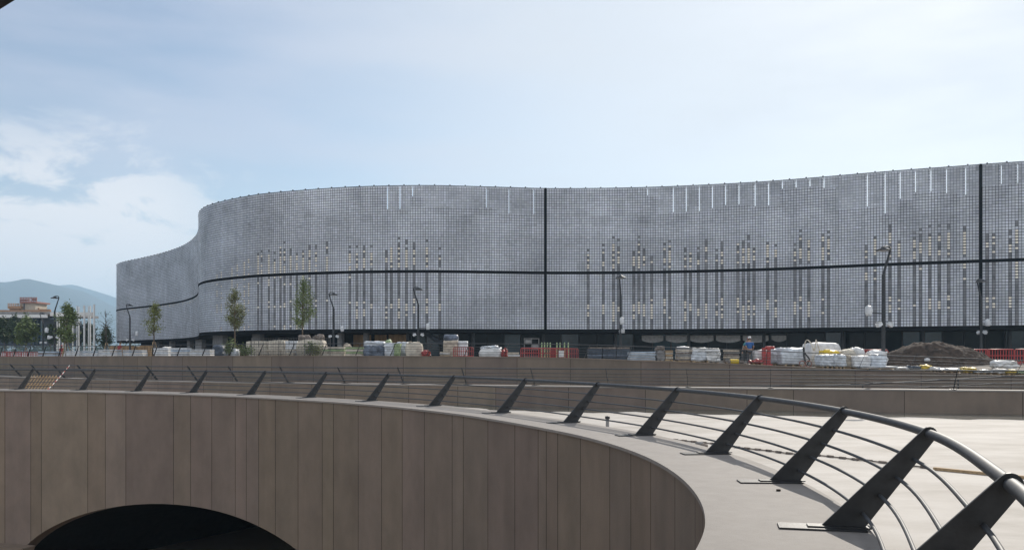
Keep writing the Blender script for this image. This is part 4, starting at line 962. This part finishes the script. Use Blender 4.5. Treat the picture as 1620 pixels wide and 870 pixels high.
def worker(label, x, y, z, rz, shirt, trous, cap=None, bend=.0, arm=0, crouch=0):
    r = thing('person', label, 'person', (x, y, z), rz)
    f = lambda p: (p[0], p[1] - bend * max(0, p[2] - .95), p[2] - bend * bend * .3 * max(0, p[2] - .95))
    V = [(0, 0, .95), (0, .01, 1.15), (0, 0, 1.38), (0, -.01, 1.50), (0, -.02, 1.60), (0, -.03, 1.72)]
    Rr = [.15, .135, .16, .055, .085, .085]; E = [(0, 1), (1, 2), (2, 3), (3, 4), (4, 5)]
    arms = []
    for sx in (-1, 1):
        k = len(V); V += [(sx * .19, 0, 1.40), (sx * .25, .02, 1.14), (sx * .25, -.10 - .1 * arm, .92 + .16 * arm), (sx * .25, -.13 - .14 * arm, .84 + .17 * arm)]; Rr += [.065, .05, .038, .035]; E += [(2, k), (k, k + 1), (k + 1, k + 2), (k + 2, k + 3)]
        for q, (dx, dz, l) in enumerate(((-.030, 0, .075), (-.010, 0, .085), (.010, 0, .082), (.030, 0, .066))):
            j = len(V); V.append((V[k + 3][0] + dx, V[k + 3][1] - .015, V[k + 3][2] - l)); Rr.append(.010); E.append((k + 3, j))
        j = len(V); V.append((V[k + 3][0] - sx * .045, V[k + 3][1] - .04, V[k + 3][2] - .03)); Rr.append(.012); E.append((k + 3, j))
        arms.append(k)
    legs = []
    for sx in (-1, 1):
        k = len(V); V += [(sx * .10, 0, .86), (sx * .11, -.02, .48), (sx * .115, .02, .09), (sx * .125, -.13, .04)]; Rr += [.095, .065, .045, .042]; E += [(0, k), (k, k + 1), (k + 1, k + 2), (k + 2, k + 3)]; legs.append(k)
    V = [f(p) for p in V]
    skinmesh('body', V, E, Rr, M['skin'], r)
    tv = [V[0], V[1], V[2], Vector(V[2]).lerp(Vector(V[3]), .5)]; te = [(0, 1), (1, 2), (2, 3)]; tr = [.17, .16, .185, .09]
    for k in arms: j = len(tv); tv += [V[k], Vector(V[k]).lerp(Vector(V[k + 1]), .75)]; tr += [.085, .07]; te += [(2, j), (j, j + 1)]
    skinmesh('shirt', tv, te, tr, M[shirt], r)
    lv = [V[0]]; le = []; lr = [.168]
    for k in legs: j = len(lv); lv += [V[k], V[k + 1], Vector(V[k + 1]).lerp(Vector(V[k + 2]), .97)]; lr += [.11, .082, .07]; le += [(0, j), (j, j + 1), (j + 1, j + 2)]
    skinmesh('trousers', lv, le, lr, M[trous], r)
    b = MB()
    for k in legs: p = V[k + 3]; b.lumpy((p[0], p[1] + .05, 0), (.11, .29, .10), n=2, amp=.005, seed=2, square=.6)
    b.build('boots', M['rubble'], r, local=True)
    hx, hy, hz = V[5]; b = MB()
    b.lathe([(.108, -.03), (.112, .02), (.095, .075), (.05, .108), (0, .115)], c=(hx, hy, hz), n=14); b.box((hx, hy - .12, hz - .005), (.15, .11, .018)); b.build('cap', M[cap or 'white'], r, local=True)
    b = MB(); b.lathe([(.085, -.10), (.099, -.04), (.10, -.005)], c=(hx, hy + .012, hz), n=12); b.build('hair', M['soil'], r, local=True)
    b = MB(); b.lumpy((hx, hy - .097, hz - .09), (.03, .035, .05), n=1, amp=0, square=.5); 
    for sx in (-1, 1): b.lumpy((hx + sx * .094, hy, hz - .10), (.025, .05, .06), n=1, amp=0, square=.5)
    b.build('nose_and_ears', M['skin'], r, local=True)
    b = MB()
    for sx in (-1, 1): b.lumpy((hx + sx * .035, hy - .088, hz - .055), (.022, .015, .016), n=1, amp=0, square=.4)
    b.box((hx, hy - .082, hz - .125), (.05, .02, .008)); b.build('eyes_and_mouth', M['trousers'], r, local=True)
    return r
def wspot(u, dY): x, Y, z, *_ = spot(u - 1, u + 1, 540, dY); return x, Y, z
x, Y, z = wspot(1186, 2.9); worker('worker in a blue T-shirt and white cap standing with his back to the viewer', x, Y, z, R(172), 'blueshirt', 'trousers', 'white', bend=.12, arm=1)
x, Y, z = wspot(1175.5, 3.3); worker('stooping worker in a teal top left of the man in blue', x, Y, z, R(60), 'tealshirt', 'trousers', 'redshirt', bend=.45, arm=1)
x, Y, z = wspot(97.5, 17); worker('small distant worker in red at the left plaza edge below the hook topped lamp', x, Y, z - .0, R(200), 'redshirt', 'redshirt', 'red', bend=.1)
x, Y, z = wspot(188.5, 7.5); worker('worker in a dark red top behind the white slab stacks near the hall’s left end', x, Y, z, R(150), 'redshirt', 'trousers', 'soil', bend=.15)

# ------------------------------------------------------------------ things on the pale terrace
FZ = -1.2
def pf(u, v, z=FZ): Y = F * (EYE - z) / (v - HZ); return Vector((XU(u, Y), Y, z))
a_, c_ = pf(1478, 743), pf(1700, 765); pk = MB(); pk.bar((a_.x, a_.y, FZ + .04), (c_.x, c_.y, FZ + .04), .14, .07); tag(pk.build('timber_plank', M['wood']), 'long tan timber plank lying on the pale terrace', 'plank')
pts = [pf(1062, 696), pf(1090, 699), pf(1130, 703), pf(1170, 709), pf(1215, 714), pf(1250, 718.5), pf(1300, 722), pf(1345, 727), pf(1400, 733), pf(1475, 742)]
b = MB(); cv_ = Curve([(p.x, p.y) for p in pts], .1)
b.tube([(*cv_.at(a), FZ + .03) for a in np.arange(0, cv_.L, .25)], .022, 6)
for a in np.arange(.2, cv_.L - .2, .42): p = cv_.at(a); t = cv_.tan(a); b.bar((p[0] - t[0] * .1, p[1] - t[1] * .1, FZ + .035), (p[0] + t[0] * .1, p[1] + t[1] * .1, FZ + .035), .07, .06)
tag(b.build('cable', M['rubble']), 'dark knotted cable lying across the pale terrace towards the plank', 'cable')
p = pf(961, 676); pp = thing('pipe_stub', 'short grey pipe stub standing on the terrace behind the railing', 'pipe', p)
MB().lathe([(.07, 0), (.07, .38), (.0, .38)], c=p, n=10).build('pipe', M['concrete'], pp); MB().lathe([(.10, .36), (.10, .46), (0, .48)], c=p, n=10).build('cap', M['steel'], pp)
for i, (u, v, s_) in enumerate(((1092, 707, .16), (1099, 708.5, .13), (1107, 706, .18), (1114, 707.5, .14), (1087, 706, .1))):
    q = pf(u, v); b = MB(); b.lumpy((q.x, q.y, FZ), (s_ * 1.5, s_, s_ * .8), i, n=3, amp=.03, seed=i, square=.45); tag(b.build('rubble_stone', M['rubble'] if i % 2 else M['concrete']), 'small broken stone in the little debris patch by the third near post', 'stone', 'debris stones')
b = MB(); b.lumpy((XU(1221, 12.0), 11.7, .001), (.05, .04, .025), n=2, amp=.005, square=.5); tag(b.build('pebble', M['soil']), 'tiny dark pebble on the near coping', 'pebble')
# leaning timber pallets and warning tape at far left
Yp = 54.0; x0 = XU(57, Yp); tp = thing('timber_pallet', 'tan timber pallets leaning on the terrace behind the near railing at left', 'pallet', (x0, Yp, FZ))
nb = Vector((.55, 0, 1)).normalized()
for k in range(9):
    b = MB(); t = k / 8; x_ = x0 - .85 + 1.55 * t; b.bar((x_ - .55, Yp - .25, FZ), (x_ + .38, Yp + .35, FZ + 1.74), .15, .05); b.build('slat', M['wood'], tp)
for k in range(4): b = MB(); t = .12 + .26 * k; b.bar((x0 - 1.45 + .93 * t, Yp - .17 + .6 * t, FZ + 1.74 * t), (x0 + .3 + .93 * t, Yp - .17 + .6 * t, FZ + 1.74 * t), .09, .09); b.build('cross_bar', M['wood'], tp)
def tape(label, A_, B_):
    r = thing('warning_tape', label, 'tape', A_, group='red and white tapes'); A_ = Vector(A_); B_ = Vector(B_); n = 22; w, rd = MB(), MB()
    for k in range(n):
        p, q = A_.lerp(B_, k / n), A_.lerp(B_, (k + 1) / n); sag = lambda t: Vector((0, 0, -.10 * math.sin(math.pi * t))); (w if k % 2 else rd).bar(p + sag(k / n), q + sag((k + 1) / n), .012, .075)
    w.build('white_stripes', M['white'], r); rd.build('red_stripes', M['red'], r)
a2 = RING2.s_of_u(121); pr = RING2.at(a2); nn = RING2.nrm(a2); ends = (pr[0] + nn[0] * .5, pr[1] + nn[1] * .5, 1.0)
Yt = 52.5; tape('long red and white tape stretched from the terrace up to the far railing', (XU(50, Yt), Yt, FZ + .02), ends)
tape('short red and white tape left of the timber pallets', (XU(22, 53), 53, FZ + .3), (XU(40, 54.5), 54.5, ZV(600, 54.5)))

# ------------------------------------------------------------------ the hazy air
top = max(v.co.z for o in bpy.data.objects if o.name.startswith('hill') for v in o.data.vertices) + 6
b = MB(); b.box((0, 2300, (top - 10.8) / 2), (19400, 7400, top + 10.8)); hz = b.build('haze', M['white']); tag(hz, kind='stuff')
hm = bpy.data.materials.new('pale summer haze'); hm.use_nodes = True; t = hm.node_tree; t.nodes.clear()
o_ = N(t, 'ShaderNodeOutputMaterial'); v_ = N(t, 'ShaderNodeVolumePrincipled'); v_.inputs['Density'].default_value = 2.2e-4; v_.inputs['Color'].default_value = (.56, .79, 1.0, 1); v_.inputs['Anisotropy'].default_value = .3
t.links.new(v_.outputs[0], o_.inputs['Volume']); hz.data.materials.clear(); hz.data.materials.append(hm)
